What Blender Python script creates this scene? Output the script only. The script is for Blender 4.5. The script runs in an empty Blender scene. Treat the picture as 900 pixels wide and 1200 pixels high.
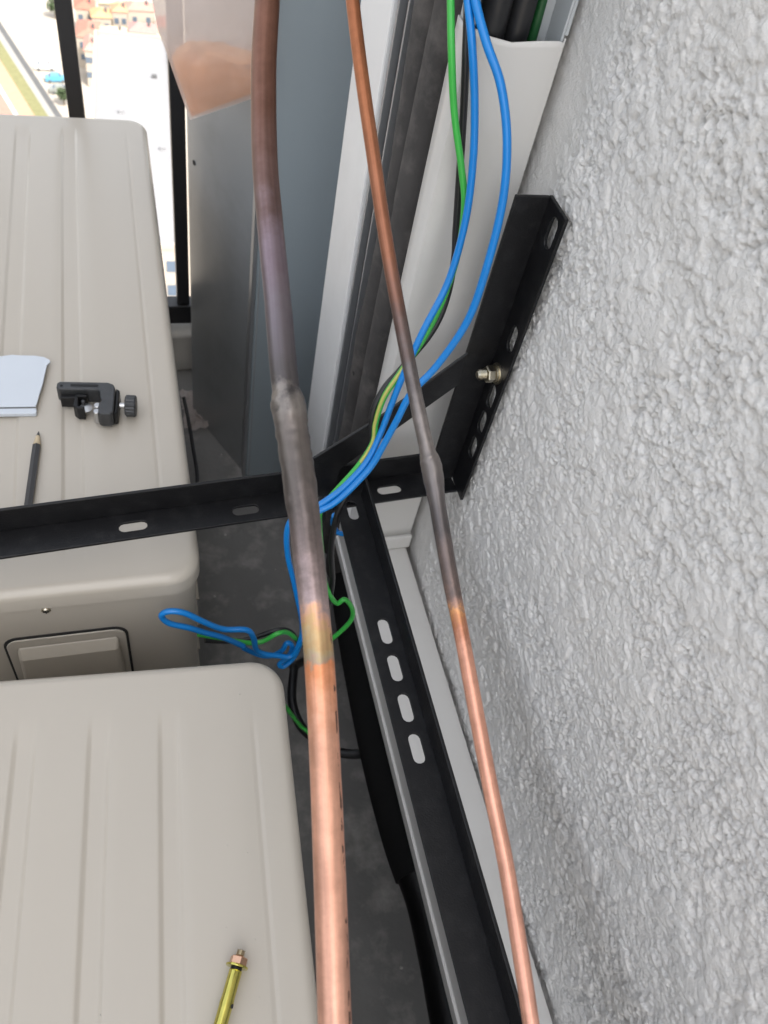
import bpy, bmesh, math, random
import numpy as np
from mathutils import Matrix, Vector
R = math.radians
random.seed(7)
sc = bpy.context.scene
col = sc.collection

# ------------------------------------------------------------------ camera
cam_d = bpy.data.cameras.new('camera')
cam = bpy.data.objects.new('camera', cam_d)
col.objects.link(cam)
cam_d.sensor_fit = 'HORIZONTAL'
cam_d.sensor_width = 36.0
cam_d.lens = 38.0
cam_d.clip_start = 0.01
cam_d.clip_end = 8000.0
CR = np.array([[0.958, -0.082, 0.273], [-0.233, -0.779, 0.582], [0.165, -0.621, -0.766]])
_u, _s, _v = np.linalg.svd(CR)
CR = _u @ _v
cam.matrix_world = Matrix(((CR[0, 0], -CR[0, 1], -CR[0, 2], 0.0), (CR[1, 0], -CR[1, 1], -CR[1, 2], 0.0),
                           (CR[2, 0], -CR[2, 1], -CR[2, 2], 1.25), (0, 0, 0, 1)))
cam_d.dof.use_dof = True
cam_d.dof.focus_distance = 0.62
cam_d.dof.aperture_fstop = 17.0
sc.camera = cam

# ------------------------------------------------------------------ world, sun, exposure
SUN_AZ, SUN_EL = R(150), R(52)       # compass direction the sun stands in (0 = +Y, clockwise), height
w = bpy.data.worlds.new('World')
sc.world = w
w.use_nodes = True
nt = w.node_tree
bg = nt.nodes['Background']
sky = nt.nodes.new('ShaderNodeTexSky')
sky.sky_type = 'NISHITA'
sky.sun_disc = False
sky.sun_elevation = SUN_EL
sky.sun_rotation = SUN_AZ
sky.dust_density = 4.0
sky.ozone_density = 0.6
sky.air_density = 1.2
hz = nt.nodes.new('ShaderNodeHueSaturation')     # milky, hazy sky: the same all round
hz.inputs['Saturation'].default_value = 0.28
nt.links.new(sky.outputs[0], hz.inputs['Color'])
nt.links.new(hz.outputs[0], bg.inputs[0])
bg.inputs[1].default_value = 0.15
sd = bpy.data.lights.new('sun', 'SUN')
sd.energy = 2.0
sd.angle = R(0.5)
sd.color = (1.0, 0.95, 0.88)
sun = bpy.data.objects.new('sun', sd)
col.objects.link(sun)
dirv = Vector((math.sin(SUN_AZ) * math.cos(SUN_EL), math.cos(SUN_AZ) * math.cos(SUN_EL), math.sin(SUN_EL)))
sun.rotation_euler = (-dirv).to_track_quat('-Z', 'Y').to_euler()
sun.location = (0, 0, 6)
sc.view_settings.view_transform = 'Standard'
sc.view_settings.look = 'None'
sc.view_settings.gamma = 1.0
sc.view_settings.use_curve_mapping = False
sc.view_settings.exposure = 1.65
sc.cycles.max_bounces = 8
sc.cycles.diffuse_bounces = 5
sc.cycles.use_denoising = True
sc.cycles.sample_clamp_indirect = 6.0

# ------------------------------------------------------------------ materials
MATS = {}


def mat(name, color, rough=0.5, metal=0.0, var=0.0, vscale=20.0, bump=0.0, bscale=200.0, coat=0.0, spec=0.5,
        dirt=None, dscale=6.0, damt=0.3, rvar=0.0):
    if name in MATS:
        return MATS[name]
    m = bpy.data.materials.new(name)
    m.use_nodes = True
    n = m.node_tree
    b = n.nodes['Principled BSDF']
    b.inputs['Base Color'].default_value = (*color, 1)
    b.inputs['Roughness'].default_value = rough
    b.inputs['Metallic'].default_value = metal
    b.inputs['Specular IOR Level'].default_value = spec
    b.inputs['Coat Weight'].default_value = coat
    tc = n.nodes.new('ShaderNodeTexCoord')
    src = None
    if var > 0:
        ns = n.nodes.new('ShaderNodeTexNoise')
        ns.inputs['Scale'].default_value = vscale
        ns.inputs['Detail'].default_value = 5
        n.links.new(tc.outputs['Object'], ns.inputs['Vector'])
        mx = n.nodes.new('ShaderNodeMix')
        mx.data_type = 'RGBA'
        mx.inputs[6].default_value = (*[max(0, c * (1 - var)) for c in color], 1)
        mx.inputs[7].default_value = (*[min(1, c * (1 + var)) for c in color], 1)
        n.links.new(ns.outputs['Fac'], mx.inputs[0])
        src = mx.outputs[2]
    if dirt is not None:
        ns = n.nodes.new('ShaderNodeTexNoise')
        ns.inputs['Scale'].default_value = dscale
        ns.inputs['Detail'].default_value = 8
        ns.inputs['Roughness'].default_value = 0.65
        n.links.new(tc.outputs['Object'], ns.inputs['Vector'])
        mr = n.nodes.new('ShaderNodeMapRange')
        mr.inputs[1].default_value = 0.5
        mr.inputs[2].default_value = 0.75
        mr.inputs[4].default_value = damt
        n.links.new(ns.outputs['Fac'], mr.inputs[0])
        mx = n.nodes.new('ShaderNodeMix')
        mx.data_type = 'RGBA'
        mx.inputs[6].default_value = (*color, 1)
        mx.inputs[7].default_value = (*dirt, 1)
        if src:
            n.links.new(src, mx.inputs[6])
        n.links.new(mr.outputs[0], mx.inputs[0])
        src = mx.outputs[2]
    if src:
        n.links.new(src, b.inputs['Base Color'])
    if rvar > 0:
        ns = n.nodes.new('ShaderNodeTexNoise')
        ns.inputs['Scale'].default_value = dscale * 2.3
        ns.inputs['Detail'].default_value = 6
        n.links.new(tc.outputs['Object'], ns.inputs['Vector'])
        mr = n.nodes.new('ShaderNodeMapRange')
        mr.inputs[3].default_value = max(0.02, rough - rvar)
        mr.inputs[4].default_value = min(1, rough + rvar)
        n.links.new(ns.outputs['Fac'], mr.inputs[0])
        n.links.new(mr.outputs[0], b.inputs['Roughness'])
    if bump > 0:
        ns = n.nodes.new('ShaderNodeTexNoise')
        ns.inputs['Scale'].default_value = bscale
        ns.inputs['Detail'].default_value = 4
        n.links.new(tc.outputs['Object'], ns.inputs['Vector'])
        bp = n.nodes.new('ShaderNodeBump')
        bp.inputs['Strength'].default_value = bump
        bp.inputs['Distance'].default_value = 0.002
        n.links.new(ns.outputs['Fac'], bp.inputs['Height'])
        n.links.new(bp.outputs[0], b.inputs['Normal'])
    MATS[name] = m
    return m


def copper_mat(name, stops, marks_v, marks_from):
    """heat-tinted copper: tint follows the 'along' attribute (0..1) of the tube"""
    m = bpy.data.materials.new(name)
    m.use_nodes = True
    n = m.node_tree
    b = n.nodes['Principled BSDF']
    b.inputs['Metallic'].default_value = 0.68
    at = n.nodes.new('ShaderNodeUVMap')
    sep = n.nodes.new('ShaderNodeSeparateXYZ')
    n.links.new(at.outputs[0], sep.inputs[0])
    tc = n.nodes.new('ShaderNodeTexCoord')
    ns = n.nodes.new('ShaderNodeTexNoise')
    ns.inputs['Scale'].default_value = 60
    ns.inputs['Detail'].default_value = 7
    ns.inputs['Roughness'].default_value = 0.65
    n.links.new(tc.outputs['Object'], ns.inputs['Vector'])
    ma = n.nodes.new('ShaderNodeMath')
    ma.operation = 'MULTIPLY_ADD'
    ma.inputs[1].default_value = 0.065
    n.links.new(ns.outputs['Fac'], ma.inputs[0])
    sb = n.nodes.new('ShaderNodeMath')
    sb.operation = 'SUBTRACT'
    sb.inputs[1].default_value = 0.0325
    n.links.new(sep.outputs[0], sb.inputs[0])
    n.links.new(sb.outputs[0], ma.inputs[2])
    cr = n.nodes.new('ShaderNodeValToRGB')
    e = cr.color_ramp.elements
    while len(e) > 1:
        e.remove(e[-1])
    e[0].position = stops[0][0]
    e[0].color = (*stops[0][1], 1)
    for p, c in stops[1:]:
        k = e.new(p)
        k.color = (*c, 1)
    n.links.new(ma.outputs[0], cr.inputs[0])
    # blotchy oxide
    n2 = n.nodes.new('ShaderNodeTexNoise')
    n2.inputs['Scale'].default_value = 60
    n2.inputs['Detail'].default_value = 6
    n2.inputs['Roughness'].default_value = 0.7
    n.links.new(tc.outputs['Object'], n2.inputs['Vector'])
    mr = n.nodes.new('ShaderNodeMapRange')
    mr.inputs[1].default_value = 0.35
    mr.inputs[2].default_value = 0.7
    mr.inputs[3].default_value = 0.80
    mr.inputs[4].default_value = 1.10
    n.links.new(n2.outputs['Fac'], mr.inputs[0])
    ms = n.nodes.new('ShaderNodeMapping')  # lengthwise dark streaks: reflected dark stripe painted into the copper colour
    ms.inputs['Scale'].default_value = (6, 9, 1)
    n.links.new(at.outputs[0], ms.inputs[0])
    sk = n.nodes.new('ShaderNodeTexNoise')
    sk.noise_dimensions = '2D'
    sk.inputs['Scale'].default_value = 1.0
    sk.inputs['Detail'].default_value = 6
    n.links.new(ms.outputs[0], sk.inputs['Vector'])
    sr = n.nodes.new('ShaderNodeMapRange')
    sr.inputs[1].default_value = 0.35
    sr.inputs[2].default_value = 0.62
    sr.inputs[3].default_value = 0.70
    sr.inputs[4].default_value = 1.0
    n.links.new(sk.outputs['Fac'], sr.inputs[0])
    mm = n.nodes.new('ShaderNodeMath')
    mm.operation = 'MULTIPLY'
    n.links.new(sr.outputs[0], mm.inputs[0])
    n.links.new(mr.outputs[0], mm.inputs[1])
    mx = n.nodes.new('ShaderNodeMix')
    mx.data_type = 'RGBA'
    mx.blend_type = 'MULTIPLY'
    mx.inputs[0].default_value = 1
    n.links.new(cr.outputs[0], mx.inputs[6])
    n.links.new(mm.outputs[0], mx.inputs[7])
    # printed dashes along one side
    wv = n.nodes.new('ShaderNodeTexNoise')
    wv.noise_dimensions = '2D'
    wv.inputs['Scale'].default_value = 1.0
    wv.inputs['Detail'].default_value = 2
    mp = n.nodes.new('ShaderNodeMapping')
    mp.inputs['Scale'].default_value = (110, 14, 1)
    n.links.new(at.outputs[0], mp.inputs[0])
    n.links.new(mp.outputs[0], wv.inputs['Vector'])
    gt = n.nodes.new('ShaderNodeMath')
    gt.operation = 'GREATER_THAN'
    gt.inputs[1].default_value = 0.58
    n.links.new(wv.outputs['Fac'], gt.inputs[0])
    cmp_ = n.nodes.new('ShaderNodeMath')
    cmp_.operation = 'COMPARE'
    cmp_.inputs[1].default_value = marks_v
    cmp_.inputs[2].default_value = 0.022
    n.links.new(sep.outputs[1], cmp_.inputs[0])
    g2 = n.nodes.new('ShaderNodeMath')
    g2.operation = 'GREATER_THAN'
    g2.inputs[1].default_value = marks_from
    n.links.new(sep.outputs[0], g2.inputs[0])
    m1 = n.nodes.new('ShaderNodeMath')
    m1.operation = 'MULTIPLY'
    n.links.new(gt.outputs[0], m1.inputs[0])
    n.links.new(cmp_.outputs[0], m1.inputs[1])
    m2 = n.nodes.new('ShaderNodeMath')
    m2.operation = 'MULTIPLY'
    n.links.new(m1.outputs[0], m2.inputs[0])
    n.links.new(g2.outputs[0], m2.inputs[1])
    m3 = n.nodes.new('ShaderNodeMix')
    m3.data_type = 'RGBA'
    m3.inputs[7].default_value = (0.10, 0.05, 0.035, 1)
    n.links.new(m2.outputs[0], m3.inputs[0])
    n.links.new(mx.outputs[2], m3.inputs[6])
    n.links.new(m3.outputs[2], b.inputs['Base Color'])
    r2 = n.nodes.new('ShaderNodeMapRange')
    r2.inputs[3].default_value = 0.30
    r2.inputs[4].default_value = 0.52
    n.links.new(n2.outputs['Fac'], r2.inputs[0])
    n.links.new(r2.outputs[0], b.inputs['Roughness'])
    bp = n.nodes.new('ShaderNodeBump')
    bp.inputs['Strength'].default_value = 0.12
    bp.inputs['Distance'].default_value = 0.001
    n.links.new(n2.outputs['Fac'], bp.inputs['Height'])
    n.links.new(bp.outputs[0], b.inputs['Normal'])
    MATS[name] = m
    return m


M_UNIT = mat('beige_enamel', (0.47, 0.43, 0.37), 0.30, var=0.035, vscale=5, bump=0.05, bscale=9, dirt=(0.45, 0.41, 0.35), dscale=3, damt=0.06, rvar=0.04)
M_UNITD = mat('beige_plastic', (0.40, 0.36, 0.30), 0.5, var=0.04, vscale=14, dirt=(0.35, 0.31, 0.26), dscale=9, damt=0.2)
M_GAP = mat('dark_gap', (0.02, 0.02, 0.02), 0.8)
M_BLACK = mat('black_powder_coat', (0.006, 0.006, 0.007), 0.40, var=0.25, vscale=30, bump=0.15, bscale=700, dirt=(0.06, 0.06, 0.06), dscale=70, damt=0.2, spec=0.34)
M_RAIL = mat('black_railing_paint', (0.014, 0.014, 0.016), 0.4, var=0.2, vscale=20)
M_PVC = mat('white_pvc', (0.60, 0.585, 0.56), 0.38, var=0.03, vscale=9, dirt=(0.45, 0.43, 0.39), dscale=12, damt=0.25, bump=0.04, bscale=15)
M_PVC_IN = mat('grey_pvc_base', (0.42, 0.44, 0.45), 0.5, var=0.05)
M_FRAME = mat('white_frame_paint', (0.80, 0.795, 0.78), 0.4, var=0.04, vscale=10, dirt=(0.5, 0.48, 0.45), dscale=10, damt=0.25)
M_ALU = mat('grey_aluminium', (0.36, 0.37, 0.385), 0.35, 0.7, var=0.06, vscale=30)
M_FOAM = mat('grey_foam_insulation', (0.05, 0.046, 0.044), 0.85, var=0.4, vscale=30, bump=0.8, bscale=60, dirt=(0.15, 0.135, 0.125), dscale=22, damt=0.7)
M_FOAMB = mat('black_foam_insulation', (0.006, 0.006, 0.006), 0.8, spec=0.2, var=0.3, vscale=30, bump=0.3, bscale=80)
M_DRAIN = mat('grey_leaf_paint', (0.275, 0.285, 0.29), 0.27, var=0.06, vscale=6, dirt=(0.15, 0.15, 0.145), dscale=5, damt=0.4)
M_PANEL = mat('blue_grey_panel', (0.24, 0.28, 0.305), 0.35, var=0.05, vscale=8)
M_FLOOR = mat('grey_concrete', (0.18, 0.176, 0.17), 0.8, var=0.25, vscale=10, bump=0.5, bscale=90, dirt=(0.42, 0.40, 0.37), dscale=13, damt=0.85)
M_CEIL = mat('plain_render', (0.55, 0.54, 0.52), 0.9, var=0.06)
M_CURB = mat('pale_concrete', (0.42, 0.40, 0.37), 0.85, var=0.2, vscale=18, bump=0.3, bscale=120)
M_BLUE = mat('blue_wire', (0.004, 0.19, 0.56), 0.30, var=0.08, vscale=60)
M_GREEN = mat('green_wire', (0.045, 0.40, 0.06), 0.34, var=0.12, vscale=40)
M_YEL = mat('yellow_stripe', (0.42, 0.42, 0.10), 0.4)
M_BWIRE = mat('black_wire', (0.010, 0.010, 0.011), 0.4)
M_ZINC = mat('zinc_steel', (0.58, 0.53, 0.42), 0.28, 1.0, var=0.15, vscale=300)
M_GOLD = mat('yellow_zinc', (0.62, 0.56, 0.14), 0.2, 1.0, var=0.2, vscale=160)
M_ROSE = mat('rose_zinc', (0.72, 0.44, 0.30), 0.25, 1.0, var=0.15, vscale=200)
M_CAST = mat('dark_cast_metal', (0.065, 0.067, 0.07), 0.42, 0.55, var=0.25, vscale=120, bump=0.3, bscale=900)
M_CASTD = mat('black_cast_metal', (0.015, 0.015, 0.016), 0.4, 0.5, var=0.3, vscale=150, bump=0.3, bscale=700)
M_STEEL = mat('bright_steel', (0.5, 0.5, 0.5), 0.3, 1.0)
M_PENCIL = mat('black_pencil_lacquer', (0.05, 0.05, 0.053), 0.35, var=0.1, vscale=100)
M_WOOD = mat('pencil_wood', (0.55, 0.45, 0.30), 0.7, var=0.2, vscale=300)
M_GRAPH = mat('graphite', (0.05, 0.05, 0.05), 0.4, 0.3)
M_PRINT = mat('silver_print', (0.55, 0.55, 0.55), 0.5)
M_CARD = mat('pale_blue_pvc', (0.58, 0.625, 0.68), 0.4, var=0.03, vscale=25)
M_ORANGE = mat('orange_packet', (0.80, 0.38, 0.15), 0.5, var=0.2, vscale=28)
M_TAPE = mat('black_tape', (0.006, 0.006, 0.006), 0.4, spec=0.25, bump=0.3, bscale=150)
M_COIL = mat('dark_coil_fins', (0.06, 0.062, 0.065), 0.5, 0.5)


def film_mat():
    m = bpy.data.materials.new('milky_plastic_film')
    m.use_nodes = True
    n = m.node_tree
    b = n.nodes['Principled BSDF']
    b.inputs['Base Color'].default_value = (0.86, 0.76, 0.72, 1)
    b.inputs['Roughness'].default_value = 0.3
    tr = n.nodes.new('ShaderNodeBsdfTransparent')
    tr.inputs[0].default_value = (0.96, 0.94, 0.92, 1)
    tl = n.nodes.new('ShaderNodeBsdfTranslucent')
    tl.inputs[0].default_value = (0.86, 0.80, 0.77, 1)
    tc = n.nodes.new('ShaderNodeTexCoord')
    ns = n.nodes.new('ShaderNodeTexNoise')
    ns.inputs['Scale'].default_value = 25
    n.links.new(tc.outputs['Object'], ns.inputs['Vector'])
    bp = n.nodes.new('ShaderNodeBump')
    bp.inputs['Strength'].default_value = 0.9
    bp.inputs['Distance'].default_value = 0.008
    n.links.new(ns.outputs['Fac'], bp.inputs['Height'])
    n.links.new(bp.outputs[0], b.inputs['Normal'])
    a = n.nodes.new('ShaderNodeMixShader')
    a.inputs[0].default_value = 0.5
    n.links.new(b.outputs[0], a.inputs[1])
    n.links.new(tl.outputs[0], a.inputs[2])
    c = n.nodes.new('ShaderNodeMixShader')
    c.inputs[0].default_value = 0.42
    n.links.new(a.outputs[0], c.inputs[1])
    n.links.new(tr.outputs[0], c.inputs[2])
    n.links.new(c.outputs[0], n.nodes['Material Output'].inputs['Surface'])
    return m


M_FILM = film_mat()


def stucco_mat():
    m = bpy.data.materials.new('rough_stucco')
    m.use_nodes = True
    n = m.node_tree
    b = n.nodes['Principled BSDF']
    b.inputs['Roughness'].default_value = 0.85
    b.inputs['Specular IOR Level'].default_value = 0.08
    tc = n.nodes.new('ShaderNodeTexCoord')
    a = n.nodes.new('ShaderNodeTexNoise')
    a.inputs['Scale'].default_value = 26
    a.inputs['Detail'].default_value = 8
    a.inputs['Roughness'].default_value = 0.65
    n.links.new(tc.outputs['Object'], a.inputs['Vector'])
    cr = n.nodes.new('ShaderNodeValToRGB')
    cr.color_ramp.elements[0].position = 0.3
    cr.color_ramp.elements[0].color = (0.75, 0.73, 0.70, 1)
    cr.color_ramp.elements[1].position = 0.7
    cr.color_ramp.elements[1].color = (0.84, 0.82, 0.79, 1)
    n.links.new(a.outputs['Fac'], cr.inputs[0])
    n.links.new(cr.outputs[0], b.inputs['Base Color'])
    f = n.nodes.new('ShaderNodeTexNoise')
    f.inputs['Scale'].default_value = 620
    f.inputs['Detail'].default_value = 6
    f.inputs['Roughness'].default_value = 0.7
    n.links.new(tc.outputs['Object'], f.inputs['Vector'])
    bp = n.nodes.new('ShaderNodeBump')
    bp.inputs['Strength'].default_value = 1.0
    bp.inputs['Distance'].default_value = 0.0018
    n.links.new(f.outputs['Fac'], bp.inputs['Height'])
    n.links.new(bp.outputs[0], b.inputs['Normal'])
    return m


M_STUCCO = stucco_mat()

# ------------------------------------------------------------------ object helpers
SMOOTH = 1


def world_loc(o):
    p = Vector((0, 0, 0))
    while o is not None:
        p = p + o.location
        o = o.parent
    return p


def link(name, me, parent=None, loc=(0, 0, 0), rotz=0.0):
    o = bpy.data.objects.new(name, me)
    col.objects.link(o)
    o.parent = parent
    o.location = loc
    if rotz:
        o.rotation_euler = (0, 0, rotz)
    return o


def obj(name, vf, m, parent=None, world=False, smooth=False, bevel=0.0, loc=(0, 0, 0), uvs=None, rotz=0.0):
    """one mesh object from (verts, faces); world=True: verts are in world space"""
    v, f = vf
    v = [tuple(p) for p in v]
    if world:
        q = world_loc(parent) + Vector(loc)
        v = [(p[0] - q.x, p[1] - q.y, p[2] - q.z) for p in v]
    me = bpy.data.meshes.new(name)
    me.from_pydata(v, [], f)
    me.materials.append(m)
    if uvs is not None:
        ul = me.uv_layers.new(name='UVMap')
        li = np.zeros(len(me.loops), dtype=np.int32)
        me.loops.foreach_get('vertex_index', li)
        arr = np.array(uvs, dtype=np.float32)[li]
        ul.data.foreach_set('uv', arr.ravel())
    if smooth:
        me.polygons.foreach_set('use_smooth', [True] * len(me.polygons))
        if smooth != 'all':
            me.set_sharp_from_angle(angle=R(40))
    me.update()
    o = link(name, me, parent, loc, rotz)
    if bevel:
        b = o.modifiers.new('bevel', 'BEVEL')
        b.width = bevel
        b.segments = 2
        b.limit_method = 'ANGLE'
        b.angle_limit = R(40)
        b.harden_normals = False
    return o


def tag(o, label, cat=None, group=None, kind=None):
    if label:
        o['label'] = label
    if cat:
        o['category'] = cat
    if group:
        o['group'] = group
    if kind:
        o['kind'] = kind
    return o


def thing(name, label, cat, loc=(0, 0, 0), rotz=0.0, group=None):
    o = link(name, None, None, loc, rotz)
    return tag(o, label, cat, group)


def copy_tree(o, parent=None):
    c = o.copy()
    col.objects.link(c)
    c.parent = parent
    for ch in [x for x in list(col.objects) if x.parent == o]:
        copy_tree(ch, c)
    return c


def join(*vfs):
    V, F = [], []
    for v, f in vfs:
        k = len(V)
        V += list(v)
        F += [tuple(i + k for i in q) for q in f]
    return V, F


def box(x0, x1, y0, y1, z0, z1):
    v = [(x, y, z) for z in (z0, z1) for y in (y0, y1) for x in (x0, x1)]
    return v, [(0, 2, 3, 1), (4, 5, 7, 6), (0, 1, 5, 4), (2, 6, 7, 3), (0, 4, 6, 2), (1, 3, 7, 5)]


def xf(vf, mtx):
    v, f = vf
    return [tuple(mtx @ Vector(p)) for p in v], f


def lathe(prof, n=24, phase=0.0, cap=True):
    """profile of (radius, z) about local z"""
    v, f = [], []
    for r, z in prof:
        for i in range(n):
            a = phase + 2 * math.pi * i / n
            v.append((r * math.cos(a), r * math.sin(a), z))
    for k in range(len(prof) - 1):
        for i in range(n):
            j = (i + 1) % n
            f.append((k * n + i, k * n + j, (k + 1) * n + j, (k + 1) * n + i))
    if cap:
        f.append(tuple(reversed(range(n))))
        f.append(tuple((len(prof) - 1) * n + i for i in range(n)))
    return v, f


def axis_mtx(p, d, up=(0, 0, 1)):
    """matrix putting local z along d at point p"""
    d = Vector(d).normalized()
    q = d.to_track_quat('Z', 'Y')
    return Matrix.Translation(Vector(p)) @ q.to_matrix().to_4x4()


def extrude2d(v2, faces, h, place):
    """planar patch -> solid of thickness h; place(x, y, t) gives the 3D point"""
    n = len(v2)
    v = [place(x, y, 0.0) for x, y in v2] + [place(x, y, h) for x, y in v2]
    f = [tuple(reversed(q)) for q in faces] + [tuple(i + n for i in q) for q in faces]
    edges = {}
    for q in faces:
        for i in range(len(q)):
            a, b = q[i], q[(i + 1) % len(q)]
            if (b, a) in edges:
                del edges[(b, a)]
            else:
                edges[(a, b)] = 1
    for a, b in edges:
        f.append((a, b, b + n, a + n))
    return v, f


def slotted(length, width, slots, ns=6):
    """2D strip (0..length, 0..width) with stadium holes (centre, half_len, half_wid, cross)"""
    v2, faces = [], []
    idx = {}

    def V(x, y):
        k = (round(x, 6), round(y, 6))
        if k not in idx:
            idx[k] = len(v2)
            v2.append((x, y))
        return idx[k]
    cur = 0.0
    prev = []
    for c, hl, hw, cy in sorted(slots):
        a, b = c - hl - 0.004, c + hl + 0.004
        ring = []
        for i in range(ns + 1):
            t = -math.pi / 2 + math.pi * i / ns
            ring.append((c + (hl - hw) + hw * math.cos(t), cy + hw * math.sin(t)))
        for i in range(ns + 1):
            t = math.pi / 2 + math.pi * i / ns
            ring.append((c - (hl - hw) + hw * math.cos(t), cy + hw * math.sin(t)))
        n = len(ring)
        outer = []
        for x, y in ring:
            dx, dy = x - c, y - cy
            s = 1e9
            if dx > 1e-9:
                s = min(s, (b - c) / dx)
            if dx < -1e-9:
                s = min(s, (a - c) / dx)
            if dy > 1e-9:
                s = min(s, (width - cy) / dy)
            if dy < -1e-9:
                s = min(s, -cy / dy)
            outer.append([c + dx * s, cy + dy * s])
        for cx_, cy_ in ((a, 0), (b, 0), (a, width), (b, width)):
            k = min(range(n), key=lambda i: (outer[i][0] - cx_) ** 2 + (outer[i][1] - cy_) ** 2)
            outer[k] = [cx_, cy_]
        for i in range(n):
            j = (i + 1) % n
            q = [V(*ring[j]), V(*ring[i]), V(*outer[i]), V(*outer[j])]
            if len(set(q)) >= 3:
                w_ = []
                for t in q:
                    if t not in w_:
                        w_.append(t)
                faces.append(tuple(w_))
        lefts = sorted(y for x, y in outer if abs(x - a) < 1e-7 and 1e-6 < y < width - 1e-6)
        rights = sorted(y for x, y in outer if abs(x - b) < 1e-7 and 1e-6 < y < width - 1e-6)
        faces.append(tuple([V(cur, 0), V(a, 0)] + [V(a, y) for y in lefts] + [V(a, width), V(cur, width)] + [V(cur, y) for y in reversed(prev)]))
        prev = rights
        cur = b
    faces.append(tuple([V(cur, 0), V(length, 0), V(length, width), V(cur, width)] + [V(cur, y) for y in reversed(prev)]))
    return v2, faces


def spline(pts, rad=None, sub=6):
    P = [Vector(p) for p in pts]
    n = len(P)
    out, rr, tt = [], [], []
    for i in range(n - 1):
        p0, p1, p2, p3 = P[max(i - 1, 0)], P[i], P[i + 1], P[min(i + 2, n - 1)]
        for k in range(sub):
            t = k / sub
            out.append(0.5 * ((2 * p1) + (p2 - p0) * t + (2 * p0 - 5 * p1 + 4 * p2 - p3) * t * t + (3 * p1 - p0 - 3 * p2 + p3) * t ** 3))
            if rad:
                s = t * t * (3 - 2 * t)
                rr.append(rad[i] * (1 - s) + rad[i + 1] * s)
            tt.append(i + t)
    out.append(P[-1])
    tt.append(n - 1)
    if rad:
        rr.append(rad[-1])
    return out, rr, tt


def tube_vf(path, rads, seg=12, alongs=None, caps=True, lump=None):
    v, f, uv = [], [], []
    nrm = None
    n = len(path)
    for i, p in enumerate(path):
        t = (path[min(i + 1, n - 1)] - path[max(i - 1, 0)]).normalized()
        if nrm is None:
            nrm = t.cross(Vector((0, 0, 1)))
            if nrm.length < 0.1:
                nrm = t.cross(Vector((1, 0, 0)))
            nrm.normalize()
        nrm = (nrm - t * nrm.dot(t)).normalized()
        bn = t.cross(nrm)
        r0_ = rads[i] if isinstance(rads, (list, tuple)) else rads
        for k in range(seg):
            a = 2 * math.pi * k / seg
            r = lump(i, k, r0_) if lump else r0_
            v.append(tuple(p + (nrm * math.cos(a) + bn * math.sin(a)) * r))
            uv.append((alongs[i] if alongs else i / (n - 1), abs(2 * k / seg - 1) if False else k / seg))
    for i in range(n - 1):
        for k in range(seg):
            j = (k + 1) % seg
            f.append((i * seg + k, i * seg + j, (i + 1) * seg + j, (i + 1) * seg + k))
    if caps:
        f.append(tuple(reversed(range(seg))))
        f.append(tuple((n - 1) * seg + k for k in range(seg)))
    return (v, f), uv


def tube(name, pts, r, m, parent=None, seg=12, sub=6, loc=None):
    path, _, _ = spline(pts, None, sub)
    vf, uv = tube_vf(path, r, seg)
    if loc is None:
        loc = tuple(pts[-1]) if parent is None else (0, 0, 0)
    return obj(name, vf, m, parent, world=True, smooth=True, loc=loc)


# ------------------------------------------------------------------ the setting: stucco wall
def vnoise(x, y, seed):
    rs = np.random.RandomState(seed)
    g = rs.rand(256, 256)
    xi, yi = np.floor(x).astype(int), np.floor(y).astype(int)
    fx, fy = x - xi, y - yi
    fx, fy = fx * fx * (3 - 2 * fx), fy * fy * (3 - 2 * fy)
    a, b = g[xi % 256, yi % 256], g[(xi + 1) % 256, yi % 256]
    c, d = g[xi % 256, (yi + 1) % 256], g[(xi + 1) % 256, (yi + 1) % 256]
    return (a * (1 - fx) + b * fx) * (1 - fy) + (c * (1 - fx) + d * fx) * fy


def sstep(a, b, x):
    t = np.clip((x - a) / (b - a), 0, 1)
    return t * t * (3 - 2 * t)


def fbm(x, y, seed, oct_=4, gain=0.5):
    t, a, n = 0, 1.0, 0.0
    for k in range(oct_):
        t = t + a * vnoise(x * 2 ** k + 17.3 * k, y * 2 ** k + 9.1 * k, seed + k)
        n += a
        a *= gain
    return t / n


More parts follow.
